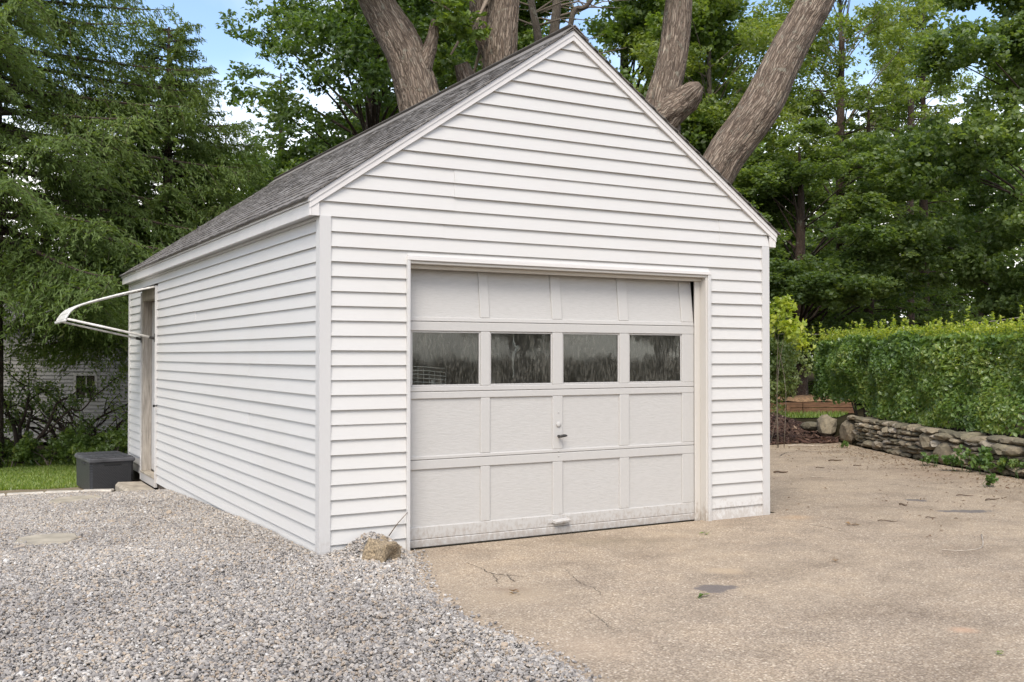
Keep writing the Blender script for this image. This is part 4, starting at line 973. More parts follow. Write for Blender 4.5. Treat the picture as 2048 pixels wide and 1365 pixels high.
for i in range(2600):
    s = r.uniform(-2.2, WS[-1]-0.4); q = hedge_pt(s, r.uniform(-0.5, 0.55)); h = abs(r.normal(0.03, 0.06))+0.03
    if r.random() < 0.035: h += r.uniform(0.08, 0.22)
    z0 = 1.60; ln = np.array([r.normal(0, 0.12), r.normal(0, 0.12), 1.0]); tip = np.array([q[0], q[1], z0])+ln*(h+0.06)
    shoots.tube([(q[0], q[1], z0), tuple(tip)], [0.003, 0.0015], 4, False)
    for j in range(max(5, int(h/0.011))):
        f = r.random()**0.7; c = np.array([q[0], q[1], z0])+ln*((h+0.06)*f); d = rdir(1, r)[0]; d[2] = abs(d[2])*0.6+0.2; Cs.append(c+d*0.02); Ds.append(d); Ns.append(rdir(1, r)[0]+np.array([0, 0, 0.7])); Ls_.append(r.uniform(0.035, 0.062))
Cs, Ds, Ns, Ls_ = map(np.array, (Cs, Ds, Ns, Ls_))
attach(leaf_mesh('new_growth', Cs, Ds, unit(Ns), Ls_, Ls_*0.55, r.random(len(Cs))), 'new_growth', M['leaf_new'], HG)
shoots.build('shoots', M['leaf_weed'], HG)['kind'] = 'stuff'
for i in range(26):
    s = -1.4+i*0.36+random.uniform(-0.1, 0.1); q = hedge_pt(s, random.uniform(-0.25, 0.3)); p1 = hedge_pt(s+random.uniform(-0.25, 0.25), random.uniform(-0.5, 0.4))
    mb = MB(); zb = float(gz_all(np.array([q[0]]), np.array([q[1]]))[0])-0.03
    mb.tube([(q[0], q[1], zb), ((q[0]*0.6+p1[0]*0.4), (q[1]*0.6+p1[1]*0.4), 0.8), (p1[0], p1[1], 1.5)], [0.016, 0.012, 0.006], 6); mb.build('stem', M['bark3'], HG)

def shrub(name, label, cat, base, blobs, n, L, mat, nstem=6, seed=1, group=None, wf=0.6, stem_mat='bark2', stem_r=0.012, droop=-0.2):
    """blobs: (dx,dy,dz,r) clumps of leaves above the base"""
    r = np.random.default_rng(seed); T = thing(name, label, cat, base, group); B = np.array(blobs, float)
    sub = []; sr = []
    for x, y, z, q in B:
        m = max(3, int(14*q/0.3)); d = rdir(m, r)*q*r.uniform(0.3, 0.95, (m, 1)); sub.append(np.array([x, y, z])+d); sr += [q*0.42]*m
    sub = np.vstack(sub); sr = np.array(sr)
    C, Nn, idx = clump_leaves(sub, sr, n, r); D = unit(rdir(n, r)+np.array([0, 0, droop])); ln = r.uniform(0.7, 1.25, n)*L
    tint = np.clip(r.random(len(sub))[idx]*0.5+r.random(n)*0.5, 0, 1)
    attach(leaf_mesh('foliage', C+np.array(base), D, Nn, ln, ln*wf, tint), 'foliage', mat, T)
    for i in range(nstem):
        x, y, z, q = B[i % len(B)]; mb = MB(); o = Vector(base); e = o+Vector((x, y, z)); j = Vector((r.normal(0, 0.04), r.normal(0, 0.04), 0))
        m = o+Vector((x*0.35, y*0.35, z*0.5))+j*2; pts = spline([tuple(o+j+Vector((0, 0, -0.03))), tuple(m), tuple(e)], 8); mb.tube([tuple(p) for p in pts], np.linspace(stem_r, stem_r*0.4, 8), 6); mb.build('stem', M[stem_mat], T, True)
    return T
b = dep(1560, 900, 15.3); b.z = 0.03
shrub('young_tree', 'young sapling with bright yellow-green leaves behind the right garage corner', 'sapling', b, [(0.02, 0, 2.22, 0.14), (0.14, -0.05, 2.02, 0.22), (-0.1, 0.05, 1.85, 0.30), (0.22, -0.12, 1.68, 0.28)], 700, 0.09, M['leaf_new'], 3, 3, stem_r=0.006)
b = dep(1536, 900, 15.9); b.z = 0.03
shrub('leafy_shrub', 'loose pale-leaved shrub between garage corner and hedge end', 'shrub', b, [(0.0, 0, 1.35, 0.38), (0.25, -0.15, 1.2, 0.36), (-0.1, 0.1, 0.95, 0.35), (0.22, -0.1, 0.85, 0.32), (0.05, 0, 0.6, 0.25), (0.3, -0.15, 1.5, 0.2)], 4200, 0.06, M['leaf_shrub'], 4, 4, stem_r=0.008)
for i, (px, py, sz, lab) in enumerate([(1862, 921, 0.10, 'dark green weed at the foot of the tall upright wall stone'), (1925, 932, 0.14, 'bright green weed at the wall foot right of the upright stone'), (1962, 935, 0.20, 'largest leafy weed clump against the stone wall'), (2012, 940, 0.16, 'broad-leaved weed at the wall foot near the right picture edge'), (1690, 893, 0.06, 'tiny weed in front of the big end boulder'), (1984, 972, 0.07, 'small pale weed growing out on the driveway edge'), (2040, 946, 0.15, 'weed at the wall foot cut by the right picture edge')]):
    b = on(px, py+(12 if sz > 0.065 and px != 1984 else 3), 2, 0.004); r0 = random.Random(i)
    T = shrub('weed', lab, 'weed', b, [(r0.uniform(-1, 1)*sz, r0.uniform(-1, 1)*sz, sz*r0.uniform(0.5, 1.5), sz*0.55) for _ in range(5)], int(90+sz*900), 0.04+0.10*sz, M['leaf_weed'], 4, 50+i, 'weeds along the stone wall', 0.7, 'leaf_weed', 0.004)

mb = MB(); q = spline([(0.50, -0.012, 0.13), (0.56, -0.020, 0.21), (0.64, -0.018, 0.285)], 8); mb.tube([tuple(x) for x in q], np.linspace(0.004, 0.002, 8), 5)
tag(mb.build('dry_stem', M['twig'], None, True), 'thin dry stem leaning on the siding above the brown rock', 'stem')
# ---- litter on the driveway
def twig(px, py, ln, ang_, mat, label, r=0.006, bend=0.1):
    p = on(px, py, 2, 0.01); d = _r*math.cos(ang_)+Vector((_fw.x, _fw.y, 0))*math.sin(ang_); s_ = Vector((-d.y, d.x, 0)); mb = MB()
    pts = [p+d*(f-0.5)*ln+s_*(bend*ln*math.sin(f*3.1))+Vector((0, 0, r*0.8+0.004*math.sin(f*7))) for f in np.linspace(0, 1, 7)]
    mb.tube(pts, [r, r*1.1, r, r*0.95, r*0.9, r*0.75, r*0.45], 6)
    if random.random() < 0.6: mb.tube([pts[3], pts[3]+d*ln*0.15+s_*ln*0.12], [r*0.6, r*0.3], 5)
    tag(mb.build('twig', M[mat], None, True), label, 'twig', 'twigs littering the driveway')
for a in [(1562, 946, 0.17, 0.05, 'twig', 'thick dark twig on driveway touching the right garage corner', 0.011), (1612, 893, 0.55, 0.02, 'pale_twig', 'long pale stick along the edge of the mulch', 0.010), (1672, 922, 0.22, 0.3, 'twig', 'dark twig on driveway in front of the big end boulder', 0.009),
          (1806, 1011, 0.08, -0.9, 'twig', 'short thick twig beside the small dark tar patch', 0.008), (1776, 1043, 0.16, -0.3, 'twig', 'thin twig on driveway between the tar patches and garage corner', 0.004), (1862, 1036, 0.09, 0.0, 'twig', 'small twig left of the long dark tar patch', 0.004),
          (1641, 936, 0.12, 0.2, 'twig', 'thin dark twig on driveway above the centre of the crack', 0.005), (1715, 932, 0.10, 0.1, 'twig', 'small twig on driveway left of the pale wall stone', 0.006), (1640, 955, 0.20, -0.1, 'pale_twig', 'pale thin twig behind the short dark twigs', 0.004),
          (1985, 1000, 0.18, 0.4, 'twig', 'forked twig on driveway under the weeds', 0.006), (1930, 992, 0.16, -0.2, 'twig', 'brown twig near the foot of the stone wall', 0.005)]: twig(*a)
mb = MB(); p = [on(x, y, 2, 0.008) for x, y in [(1880, 1099), (1915, 1102), (1945, 1100), (1962, 1096), (1966, 1085), (1963, 1070)]]; q = spline([tuple(x) for x in p], 20); mb.tube([tuple(x) for x in q], np.linspace(0.003, 0.006, 20), 6)
tag(mb.build('curved_stem', M['pale_twig'], None, True), 'thin pale hooked stem lying on the open driveway', 'stem')
def fallen(px, py, mat, label, sz=0.05):
    p = on(px, py, 2, 0.012); r = np.random.default_rng(int(px)); n = 6; C = np.array(p)+np.stack([r.normal(0, sz*0.5, n), r.normal(0, sz*0.5, n), r.uniform(0, 0.015, n)], 1)
    me = leaf_mesh('fallen_leaf', C-np.array(p), unit(rdir(n, r)*np.array([1, 1, 0.2])), unit(rdir(n, r)*0.4+np.array([0, 0, 1])), sz, sz*0.55, r.random(n)); tag(link('fallen_leaf', me, mat, None, p), label, 'leaf', 'fallen leaf sprigs on the driveway')
M['leaf_brown'] = m_leaf('brown_leaf', [(0, (0.13, 0.07, 0.035)), (1, (0.28, 0.18, 0.09))], 0.2)
fallen(1408, 1192, M['leaf_weed'], 'green fallen sprig below the round dark tar patch', 0.04); fallen(1410, 1067, M['leaf_hedge'], 'dark green fallen sprig below the right door jamb', 0.04); fallen(1702, 1049, M['leaf_brown'], 'curled tan dead leaf on the driveway', 0.05)
fallen(1027, 1186, M['leaf_brown'], 'dry leaf scrap in the sandy hollow before the door', 0.035); fallen(1672, 1122, M['leaf_brown'], 'pale leaf scrap at the middle of the driveway', 0.03); fallen(2000, 1308, M['leaf_hedge'], 'dark leaf scrap near the bottom right of the driveway', 0.025)
# leaf and bark crumbs gathered by the wall
n = 900; ss = rng.uniform(0.3, 6.8, n); off = -np.abs(rng.normal(0, 0.55, n))-0.05
pp = np.array([wall_at(s)[0]+wall_at(s)[2]*o_ for s, o_ in zip(ss, off)]); extra = np.stack([rng.uniform(4.3, 9, 260), rng.uniform(-1.5, 5, 260)], 1); pp = np.vstack([pp, extra]); n = len(pp)
C = np.stack([pp[:, 0], pp[:, 1], np.full(n, 0.012)], 1); me = leaf_mesh('leaf_litter', C, unit(rdir(n)*np.array([1, 1, 0.15])), unit(rdir(n)*0.4+np.array([0, 0, 1])), rng.uniform(0.015, 0.05, n), rng.uniform(0.008, 0.022, n), rng.random(n)*0.5)
tag(link('leaf_litter', me, M['leaf_brown']), 'brown crumbled leaf litter along the stone wall foot', 'litter', kind='stuff')

# ---- raised bed and cable
o0 = dep(1600, 826, 24.2); o0.z = 0.0
RB = thing('raised_bed', 'wooden raised garden bed filled with straw beyond the mulch', 'garden bed', o0)
for row in range(2):
    for a, b in ((-1.3, 0.05), (0.06, 1.3)):
        mb = MB(); mb.box((o0.x+a, o0.y-0.04, 0.01+row*0.135), (o0.x+b, o0.y+0.03, 0.135+row*0.135), 0.01); mb.build('timber', M['timber'], RB)
for x in (-1.3, 1.26):
    mb = MB(); mb.box((o0.x+x, o0.y+0.031, 0.01), (o0.x+x+0.05, o0.y+1.2, 0.27), 0.01); mb.build('timber', M['timber'], RB)
mb = MB(); mb.box((o0.x-0.35, o0.y-0.085, -0.02), (o0.x-0.27, o0.y-0.041, 0.24), 0.008); mb.build('stake', M['timber'], RB)
X, Y = np.meshgrid(np.linspace(-1.24, 1.25, 40), np.linspace(0.035, 1.19, 20), indexing='ij'); Zs = 0.30+0.12*vnoise(np.stack([X.ravel(), Y.ravel(), 0*X.ravel()], 1), 8, 3).reshape(X.shape)+0.10*np.sin(np.pi*(Y-0.03)/1.16)
V = np.stack([X, Y, Zs], -1).reshape(-1, 3); i, j = np.meshgrid(np.arange(39), np.arange(19), indexing='ij'); a = (i*20+j).ravel(); link('straw', nmesh('straw', V, np.stack([a, a+20, a+21, a+1], 1)), M['straw'], RB, o0)
RB.rotation_euler.z = -YAW+0.06
mb = MB(); a, b = dep(1560, 668, 21), dep(2120, 624, 13.5); pts = [a.lerp(b, f)-Vector((0, 0, 0.12*math.sin(math.pi*f))) for f in np.linspace(0, 1, 16)]; mb.tube(pts, 0.007, 6)
tag(mb.build('wire', M['pale_twig'], None, True), 'thin wire strung just behind the hedge top', 'wire')

# ================================================================== NEIGHBOUR'S SHED AND HOUSE
s0_ = dep(171, 775, 22.0); gzs = -0.48
SH = thing('neighbor_shed', 'white clapboard shed with a small dark window behind the shrubs', 'shed', (s0_.x, s0_.y, gzs))
def shbox(name, a, b, mat, par=None, ch=0.0):
    mb = MB(); mb.box(tuple(Vector(a)+SH.location), tuple(Vector(b)+SH.location), ch); return mb.build(name, mat, par or SH)
for a, b in (((-4.5, 0.02, 0), (-0.20, 0.12, 2.6)), ((0.20, 0.02, 0), (3.2, 0.12, 2.6)), ((-0.20, 0.02, 0), (0.20, 0.12, 0.94)), ((-0.20, 0.02, 1.43), (0.20, 0.12, 2.6))): swl = shbox('wall', a, b, M['shaded_old_paint'])
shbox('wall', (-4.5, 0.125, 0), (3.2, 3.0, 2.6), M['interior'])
mb = MB(); q = 0.0
while q < 2.55:
    for a, b in (((-4.5), (-0.25)), ((0.25), (3.2))) if 0.86 < q < 1.46 else ((-4.5, 3.2),):
        o = SH.location; mb.add([(o.x+a, o.y-0.006, o.z+q), (o.x+b, o.y-0.006, o.z+q), (o.x+b, o.y+0.015, o.z+q+0.085), (o.x+a, o.y+0.015, o.z+q+0.085), (o.x+a, o.y+0.019, o.z+q), (o.x+b, o.y+0.019, o.z+q), (o.x+b, o.y+0.019, o.z+q+0.085), (o.x+a, o.y+0.019, o.z+q+0.085)], [(0, 1, 2, 3), (4, 7, 6, 5), (0, 4, 5, 1), (3, 2, 6, 7), (0, 3, 7, 4), (1, 5, 6, 2)])
    q += 0.08
mb.build('clapboards', M['shaded_old_paint'], SH)['kind'] = 'stuff'
mb = MB(); o = SH.location; mb.prism([(o.y-0.25, o.z+2.6), (o.y+1.55, o.z+3.6), (o.y+3.3, o.z+2.6), (o.y+3.3, o.z+2.5), (o.y-0.25, o.z+2.5)], 0, o.x-4.7, o.x+3.4); mb.build('roof', M['shingle'], SH)
WN = thing('window', '', '', SH.location); del WN['label'], WN['category']; WN.parent = SH; WN.location = (0, 0, 0)
shbox('pane', (-0.20, 0.05, 0.94), (0.20, 0.055, 1.43), M['glass'], WN)
for a, b in (((-0.26, -0.012, 0.88), (0.26, 0.016, 0.94)), ((-0.26, -0.012, 1.43), (0.26, 0.016, 1.49)), ((-0.26, -0.012, 0.9405), (-0.20, 0.016, 1.4295)), ((0.20, -0.012, 0.9405), (0.26, 0.016, 1.4295))): shbox('frame', a, b, M['grey_trim'], WN)
shbox('muntin', (-0.012, 0.03, 0.942), (0.012, 0.048, 1.428), M['grey_trim'], WN); shbox('muntin', (-0.199, 0.026, 1.17), (0.199, 0.0295, 1.20), M['grey_trim'], WN)
SH.rotation_euler.z = -YAW
h0 = dep(-40, 711, 46); h0.z = -0.5
HS = thing('far_house', 'house with a red brick chimney glimpsed through the spruce at the far left', 'house', h0)
mb = MB(); mb.box((h0.x-5, h0.y, h0.z), (h0.x+2.6, h0.y+7, h0.z+3.1)); mb.build('wall', M['siding'], HS)
mb = MB(); mb.prism([(h0.y-0.3, h0.z+3.1), (h0.y+3.5, h0.z+4.9), (h0.y+7.3, h0.z+3.1)], 0, h0.x-5.3, h0.x+2.9); rf = mb.build('roof', M['shingle'], HS)
mb = MB(); mb.box((h0.x+0.7, h0.y+2.4, h0.z+3.6), (h0.x+1.35, h0.y+3.1, h0.z+5.6)); mb.build('chimney', M['brick'], rf)
HS.rotation_euler.z = -YAW

# ================================================================== TREES
def bark_tube(pts, rad, n=28, rings=50, seed=0, amp=0.06, ks=9.0):
    P = spline([tuple(p) for p in pts], rings); Rr = np.interp(np.linspace(0, 1, rings), np.linspace(0, 1, len(rad)), rad)
    vs, fs = tube([Vector(p) for p in P], list(Rr), n, True); V = np.array([tuple(v) for v in vs])
    ctr = np.repeat(P, n, 0); d = unit(V-ctr); rr = np.repeat(Rr, n)
    q = np.stack([d[:, 0]*3.2, d[:, 1]*3.2, V[:, 2]*0.9], 1); big = vnoise(V, seed, 1.7)
    rid = 1-2*np.abs(vnoise(q+big[:, None]*0.8, seed+3, 2.0))*2
    V = V+d*(rr*(amp*rid+amp*1.6*big))[:, None]
    sl_ = np.concatenate([[0], np.cumsum(np.linalg.norm(np.diff(P, axis=0), axis=1))]); th = np.tile(np.arange(n)*2*math.pi/n, rings); r0 = float(np.mean(Rr))
    global ALONG; ALONG = np.stack([np.cos(th)*r0, np.sin(th)*r0, np.repeat(sl_, n)], 1)
    return V, fs
def trunk_obj(name, V, F, mat, parent, off=(0, 0, 0)):
    me = bpy.data.meshes.new(name); me.from_pydata((V-np.array(off)).tolist(), [], F); fix_normals(me); al = me.attributes.new('along', 'FLOAT_VECTOR', 'POINT'); al.data.foreach_set('vector', ALONG.astype(np.float32).ravel()); me.polygons.foreach_set('use_smooth', [True]*len(me.polygons)); return link(name, me, mat, parent, off)
def crown_puffs(r, n, c, ax, lo=0.45, hi=0.95, zmin=-1.0):
    d = rdir(n*2, r); d = d[d[:, 2] > zmin][:n]; rad = r.uniform(lo, hi, len(d)); return np.array(c)+d*rad[:, None]*np.array(ax)
def crown_leaves(r, puffs, pr, n, L, wf, droop=-0.35, sub=22, subr=0.34, spread=1.0, flat=0.6):
    cs = []; rs = []; pid = []
    for i, (p, q) in enumerate(zip(puffs, pr)):
        d = rdir(sub, r)*np.array([1, 1, 0.7]); cs.append(p+d*q*r.uniform(0.45, 1.0, (sub, 1))*spread); rs += [q*subr]*sub; pid += [i]*sub
    cs = np.vstack(cs); rs = np.array(rs)*r.uniform(0.6, 1.3, len(rs)); C, Nn, idx = clump_leaves(cs, rs, n, r, 0.8, 0.5, 0.2, flat)
    D = unit(rdir(n, r)*np.array([1, 1, 0.5])+np.array([0, 0, droop])); ln = L*r.uniform(0.65, 1.3, n)
    tint = np.clip(0.30*r.random(len(puffs))[np.array(pid)[idx]]+0.3*r.random(len(cs))[idx]+0.45*r.random(n), 0, 1)
    return leaf_mesh('crown', C, D, Nn, ln, ln*wf, tint)
def broad_tree(name, label, height, z0, rx, mat, nleaf, L, wf, trunk_r, seed, bark='bark2', npuff=46, pr=0.27, lean=(0, 0), taperz=1.0, droop=-0.35, cat='tree', lo=0.4):
    """built at the origin; move the Empty afterwards"""
    r = np.random.default_rng(seed); T = thing(name, label, cat, (0, 0, 0))
    zc = (height+z0)/2; rz = (height-z0)/2; top = (lean[0], lean[1], height*0.9)
    tp = [(0, 0, -0.2), (lean[0]*0.2+r.normal(0, 0.08), lean[1]*0.2+r.normal(0, 0.08), height*0.33), (lean[0]*0.6+r.normal(0, 0.15), lean[1]*0.6, height*0.66), top]
    V, F = bark_tube(tp, [trunk_r*1.15, trunk_r*0.85, trunk_r*0.55, trunk_r*0.12], 14, 30, seed, 0.06); trunk_obj('trunk', V, F, M[bark], T)
    puffs = crown_puffs(r, npuff, (lean[0]*0.6, lean[1]*0.6, zc), (rx, rx, rz), lo)
    k = 1-np.clip((puffs[:, 2]-zc)/rz, 0, 1)*(1-taperz); puffs[:, :2] *= k[:, None]
    attach(crown_leaves(r, puffs, np.full(len(puffs), rx*pr)*r.uniform(0.7, 1.25, len(puffs)), nleaf, L, wf, droop), 'crown', mat, T)
    sp = spline(tp, 40); lm = MB()
    for p in puffs:
        zs = max(p[2]-rx*r.uniform(0.3, 0.8), height*0.12); s = sp[np.argmin(np.abs(sp[:, 2]-min(zs, height*0.85)))]; m = s*0.5+p*0.5+np.array([0, 0, rx*0.06]); fr = 1-s[2]/height
        lm.tube([tuple(s), tuple(m), tuple(p)], [trunk_r*0.28*fr+0.012, trunk_r*0.16*fr+0.008, 0.006], 5, False)
    lm.build('limbs', M[bark], T, True)
    return T
def copy_tree(src, loc, rz, sc, label, name=None, mat=None):
    o = src.copy(); COL.objects.link(o); o.location = loc; o.rotation_euler = (0, 0, rz); o.scale = sc if hasattr(sc, '__len__') else (sc, sc, sc); o['label'] = label
    if name: o.name = name
    for ch in src.children:
        c = ch.copy(); COL.objects.link(c); c.parent = o; c.matrix_parent_inverse = ch.matrix_parent_inverse.copy(); c.location = ch.location
        if mat and ch.name.startswith('crown'): c.material_slots[0].link = 'OBJECT'; c.material_slots[0].material = mat
    return o
def ground_at(px, D, z=None):
    p = dep(px, 711, D); p.z = float(gz(p.x, p.y)) if z is None else z; return p

def conifer(name, label, height, z0, rmax, mat, seed, nb=120, tw=24, card=18, L=0.09, Wd=0.026, droop=0.5, trunk_r=0.2, dead=0.15, power=0.75, hang=0.5):
    r = np.random.default_rng(seed); T = thing(name, label, 'tree', (0, 0, 0))
    V, F = bark_tube([(0, 0, -0.3), (0.03, 0.02, height*0.5), (0, 0, height)], [trunk_r*1.1, trunk_r*0.7, 0.02], 12, 24, seed, 0.04); trunk_obj('trunk', V, F, M['bark3'], T)
    Cc, Dd, lm = [], [], MB(); Nn = []; Ti = []
    for i in range(nb):
        f = (i+r.random())/nb; z = z0+(height-z0)*f**1.05; Lb = rmax*max(0.06, (1-f))**power*r.uniform(0.7, 1.1); a = i*2.39996+r.normal(0, 0.25)
        dh = np.array([math.cos(a), math.sin(a), 0]); t = np.linspace(0, 1, 9); drp = droop*(1-f*0.9)
        path = np.array([0, 0, z])+dh*(t*Lb)[:, None]+np.array([0, 0, 1.0])*(Lb*(0.16*(f*2-0.3)*t-drp*0.55*t**1.6+0.22*drp*t**4))[:, None]
        lm.tube([tuple(p) for p in path], np.linspace(0.012+0.011*Lb, 0.004, 9), 5, False)
        m = max(6, int(tw*Lb/rmax)+4); side = np.array([-dh[1], dh[0], 0]); bt = r.random()
        for j in range(m):
            tt = 0.22+0.78*(j+r.random())/m; p0 = np.array([np.interp(tt, t, path[:, k]) for k in range(3)]); tl = Lb*(0.34*(1-tt)+0.12)*r.uniform(0.6, 1.2); sg = 1 if j % 2 else -1
            td = unit((dh*0.65+side*sg*0.85+np.array([0, 0, r.normal(-hang*0.55, 0.16)]))[None])[0]
            nc = max(5, int(card*tl/(rmax*0.3)))
            u = r.random(nc); hangv = np.array([0, 0, -1.0])*(hang*tl*u**2*0.55)[:, None]
            C = p0+td*(tl*u)[:, None]+hangv+r.normal(0, 0.022+0.02*tl, (nc, 3)); dd = unit(td*0.9+rdir(nc, r)*0.75+np.array([0, 0, -0.25*hang]))
            Cc.append(C); Dd.append(dd); Ti.append(np.clip(0.35*bt+0.25*r.random()+0.4*r.random(nc), 0, 1))
            if j % 3 == 0: lm.tube([tuple(p0), tuple(p0+td*tl*0.5+np.array([0, 0, -hang*tl*0.12])), tuple(p0+td*tl+np.array([0, 0, -hang*tl*0.5]))], [0.005, 0.004, 0.002], 3, False)
    C = np.vstack(Cc); D = np.vstack(Dd); n = len(C); N_ = unit(rdir(n, r)*0.8+np.array([0, 0, 0.8])); ln = L*r.uniform(0.6, 1.4, n)
    attach(leaf_mesh('crown', C, D, N_, ln, Wd*r.uniform(0.7, 1.3, n), np.concatenate(Ti)), 'crown', mat, T); lm.build('branches', M['bark3'], T)
    return T
def place(T, loc, rz=0, sc=1.0):
    T.location = loc; T.rotation_euler.z = rz; T.scale = sc if hasattr(sc, '__len__') else (sc, sc, sc); return T

# --- the two many-stemmed old trees right behind the garage
def old_tree(label, base, stems, stubs, puffs, pr, seed, nleaf):
    T = thing('old_maple', label, 'tree', base)
    for i, (pts, rad) in enumerate(stems):
        V, F = bark_tube(pts, rad, 96, 240, seed+i, 0.07); trunk_obj('trunk', V, F, M['bark'], T, base)
    for i, (pts, rad) in enumerate(stubs):
        V, F = bark_tube(pts, rad, 40, 50, seed+20+i, 0.16); trunk_obj('branch_stub', V, F, M['bark'], T, base)
    r = np.random.default_rng(seed); attach(crown_leaves(r, np.array(puffs), np.array(pr), nleaf, 0.13, 0.6), 'crown', M['leaf_maple'], T)
    lm = MB()
    for p, q in zip(puffs, pr):
        s = min((Vector(pt) for st in stems for pt in st[0][-3:]), key=lambda v: (v-Vector(p)).length); m = s.lerp(Vector(p), 0.5)+Vector((0, 0, 0.25)); lm.tube([s, m, Vector(p)], [0.07, 0.04, 0.012], 6, False)
    lm.build('limbs', M['bark'], T, True); return T
D = 17.0
def st(*l): return [tuple(dep(x, y, d)) for x, y, d in l]
bA = dep(905, 760, 17.3); bA.z = 0.0
stemsA = [([tuple(bA+Vector((0, 0, -0.2)))]+st((872, 420, 17.2), (845, 230, 17.1), (812, 110, 17.0), (752, 0, 16.9), (690, -150, 16.8), (640, -320, 16.8)), [0.50, 0.40, 0.36, 0.33, 0.27, 0.21, 0.12]),
          ([tuple(bA+Vector((0.3, 0, -0.2)))]+st((975, 420, 17.8), (995, 200, 17.7), (1002, 80, 17.6), (1010, -20, 17.6), (1020, -200, 17.6), (1015, -380, 17.6)), [0.42, 0.34, 0.28, 0.27, 0.25, 0.20, 0.10])]
stubsA = [(st((965, 240, 17.7), (935, 165, 17.6), (922, 128, 17.5)), [0.20, 0.16, 0.11]), (st((838, 150, 16.95), (862, 90, 16.9), (870, 40, 16.85)), [0.16, 0.10, 0.05]),
          (st((985, 120, 17.7), (962, 50, 17.75), (955, -40, 17.8)), [0.14, 0.15, 0.15])]
rA = np.random.default_rng(3)
pfA = [tuple(dep(x, y, d)) for x, y, d in [(900, 20, 16.6), (945, 60, 17.0), (890, 130, 17.9), (930, 210, 18.2), (720, -120, 16.4), (830, -150, 17), (950, -170, 17.5), (620, -200, 17), (1050, -220, 18), (760, -300, 17), (900, -320, 17), (1020, -350, 18), (660, -380, 17.5), (840, -450, 17), (1080, -420, 17)]]
old_tree('old grey-barked tree with two thick stems rising behind the garage roof ridge', bA, stemsA, stubsA, pfA, [0.35, 0.35, 0.4, 0.4]+[1.0]*11, 60, 26000)
bB = dep(1335, 760, 17.2); bB.z = 0.0
stemsB = [([tuple(bB+Vector((0, 0, -0.2)))]+st((1325, 420, 17.2), (1322, 235, 17.2), (1342, 130, 17.2), (1356, 30, 17.2), (1362, -120, 17.2), (1375, -320, 17.2)), [0.48, 0.36, 0.30, 0.24, 0.22, 0.18, 0.10]),
          ([tuple(bB+Vector((0.25, -0.1, -0.2)))]+st((1375, 480, 16.8), (1440, 330, 16.6), (1520, 215, 16.5), (1572, 110, 16.5), (1632, 0, 16.5), (1700, -150, 16.5), (1740, -320, 16.5)), [0.46, 0.34, 0.31, 0.31, 0.29, 0.27, 0.22, 0.12])]
stubsB = [(st((1325, 235, 17.1), (1368, 200, 16.95), (1388, 182, 16.85), (1402, 170, 16.8)), [0.27, 0.22, 0.17, 0.06])]
pfB = [tuple(dep(x, y, d)) for x, y, d in [(1300, -120, 17), (1400, -190, 17.6), (1500, -130, 18.5), (1620, -220, 17), (1760, -160, 17), (1850, -260, 17), (1700, -340, 16.5), (1450, -330, 17), (1560, -420, 17), (1300, -320, 17.5), (1850, -420, 17)]]
old_tree('old leaning tree with a curved thick trunk rising right of the garage gable', bB, stemsB, stubsB, pfB, [1.0]*11, 80, 22000)

# --- left: spruces
SA = conifer('spruce_tree', 'big drooping spruce filling the left side of the picture', 15.0, 2.9, 4.4, M['needle'], 5, 240, 46, 74, 0.10, 0.025, 0.55, 0.26, hang=0.75)
place(SA, ground_at(-30, 16.5, -0.3), 0.4)
SB = conifer('spruce_tree', 'smaller bushy spruce just left of the garage roof', 7.8, 2.4, 2.7, M['needle'], 6, 140, 36, 84, 0.10, 0.024, 0.5, 0.16, hang=0.8, power=0.55)
place(SB, ground_at(335, 18.6, -0.4), 1.1)
# --- broadleaf
TD = broad_tree('oak_tree', 'dark oak spreading above the left slope of the garage roof', 12.5, 3.4, 3.2, M['leaf_oak'], 46000, 0.14, 0.5, 0.24, 71, 'bark3', 60, 0.25)
place(TD, ground_at(745, 24, -0.4), 0.7)
copy_tree(TD, ground_at(450, 33, -0.5), 2.5, (0.8, 0.8, 0.80), 'leafy tree top showing between the spruces and the oak')
TE = broad_tree('maple_tree', 'large dark maple bulging out right of the garage gable', 11.5, 0.6, 3.7, M['leaf_dark'], 105000, 0.115, 0.8, 0.2, 72, 'bark3', 62, 0.26, lo=0.5)
place(TE, ground_at(1600, 25.5, 0), 0.3, (0.9, 0.9, 0.64))
copy_tree(TE, ground_at(2150, 23, 0), 2.2, (1.0, 1.0, 1.0), 'dark maple overhanging the hedge at the right picture edge')
copy_tree(TE, ground_at(1250, 30, 0), 4.0, (1.2, 1.2, 1.25), 'green maple seen above the gable peak between the trunks', mat=M['leaf_maple'])
copy_tree(TE, ground_at(960, 27, 0), 5.3, (0.9, 0.9, 1.12), 'green maple behind the upright stem of the old tree', mat=M['leaf_maple'])
TF = broad_tree('ash_tree', 'tall airy light-green tree right of the leaning trunk', 16.0, 5.2, 3.4, M['leaf_light'], 30000, 0.15, 0.45, 0.13, 73, 'bark2', 56, 0.24, (0.2, 0.1))
place(TF, ground_at(1690, 31, 0), 1.0)
copy_tree(TF, ground_at(1420, 27, 0), 3.3, (0.85, 0.85, 0.8), 'yellow-green young tree behind the gable right slope')
copy_tree(TF, ground_at(1795, 36, 0), 5.0, (0.8, 0.8, 0.98), 'slim light-green tree standing between the airy tree and the right conifer')
TG = conifer('hemlock_tree', 'tall dark conifer right of the airy light-green tree', 14.5, 0.5, 3.0, M['needle_dark'], 9, 130, 20, 22, 0.17, 0.07, 0.35, 0.18, power=0.6, hang=0.5)
place(TG, ground_at(1850, 33, 0), 0.5, (1.0, 1.0, 0.9))
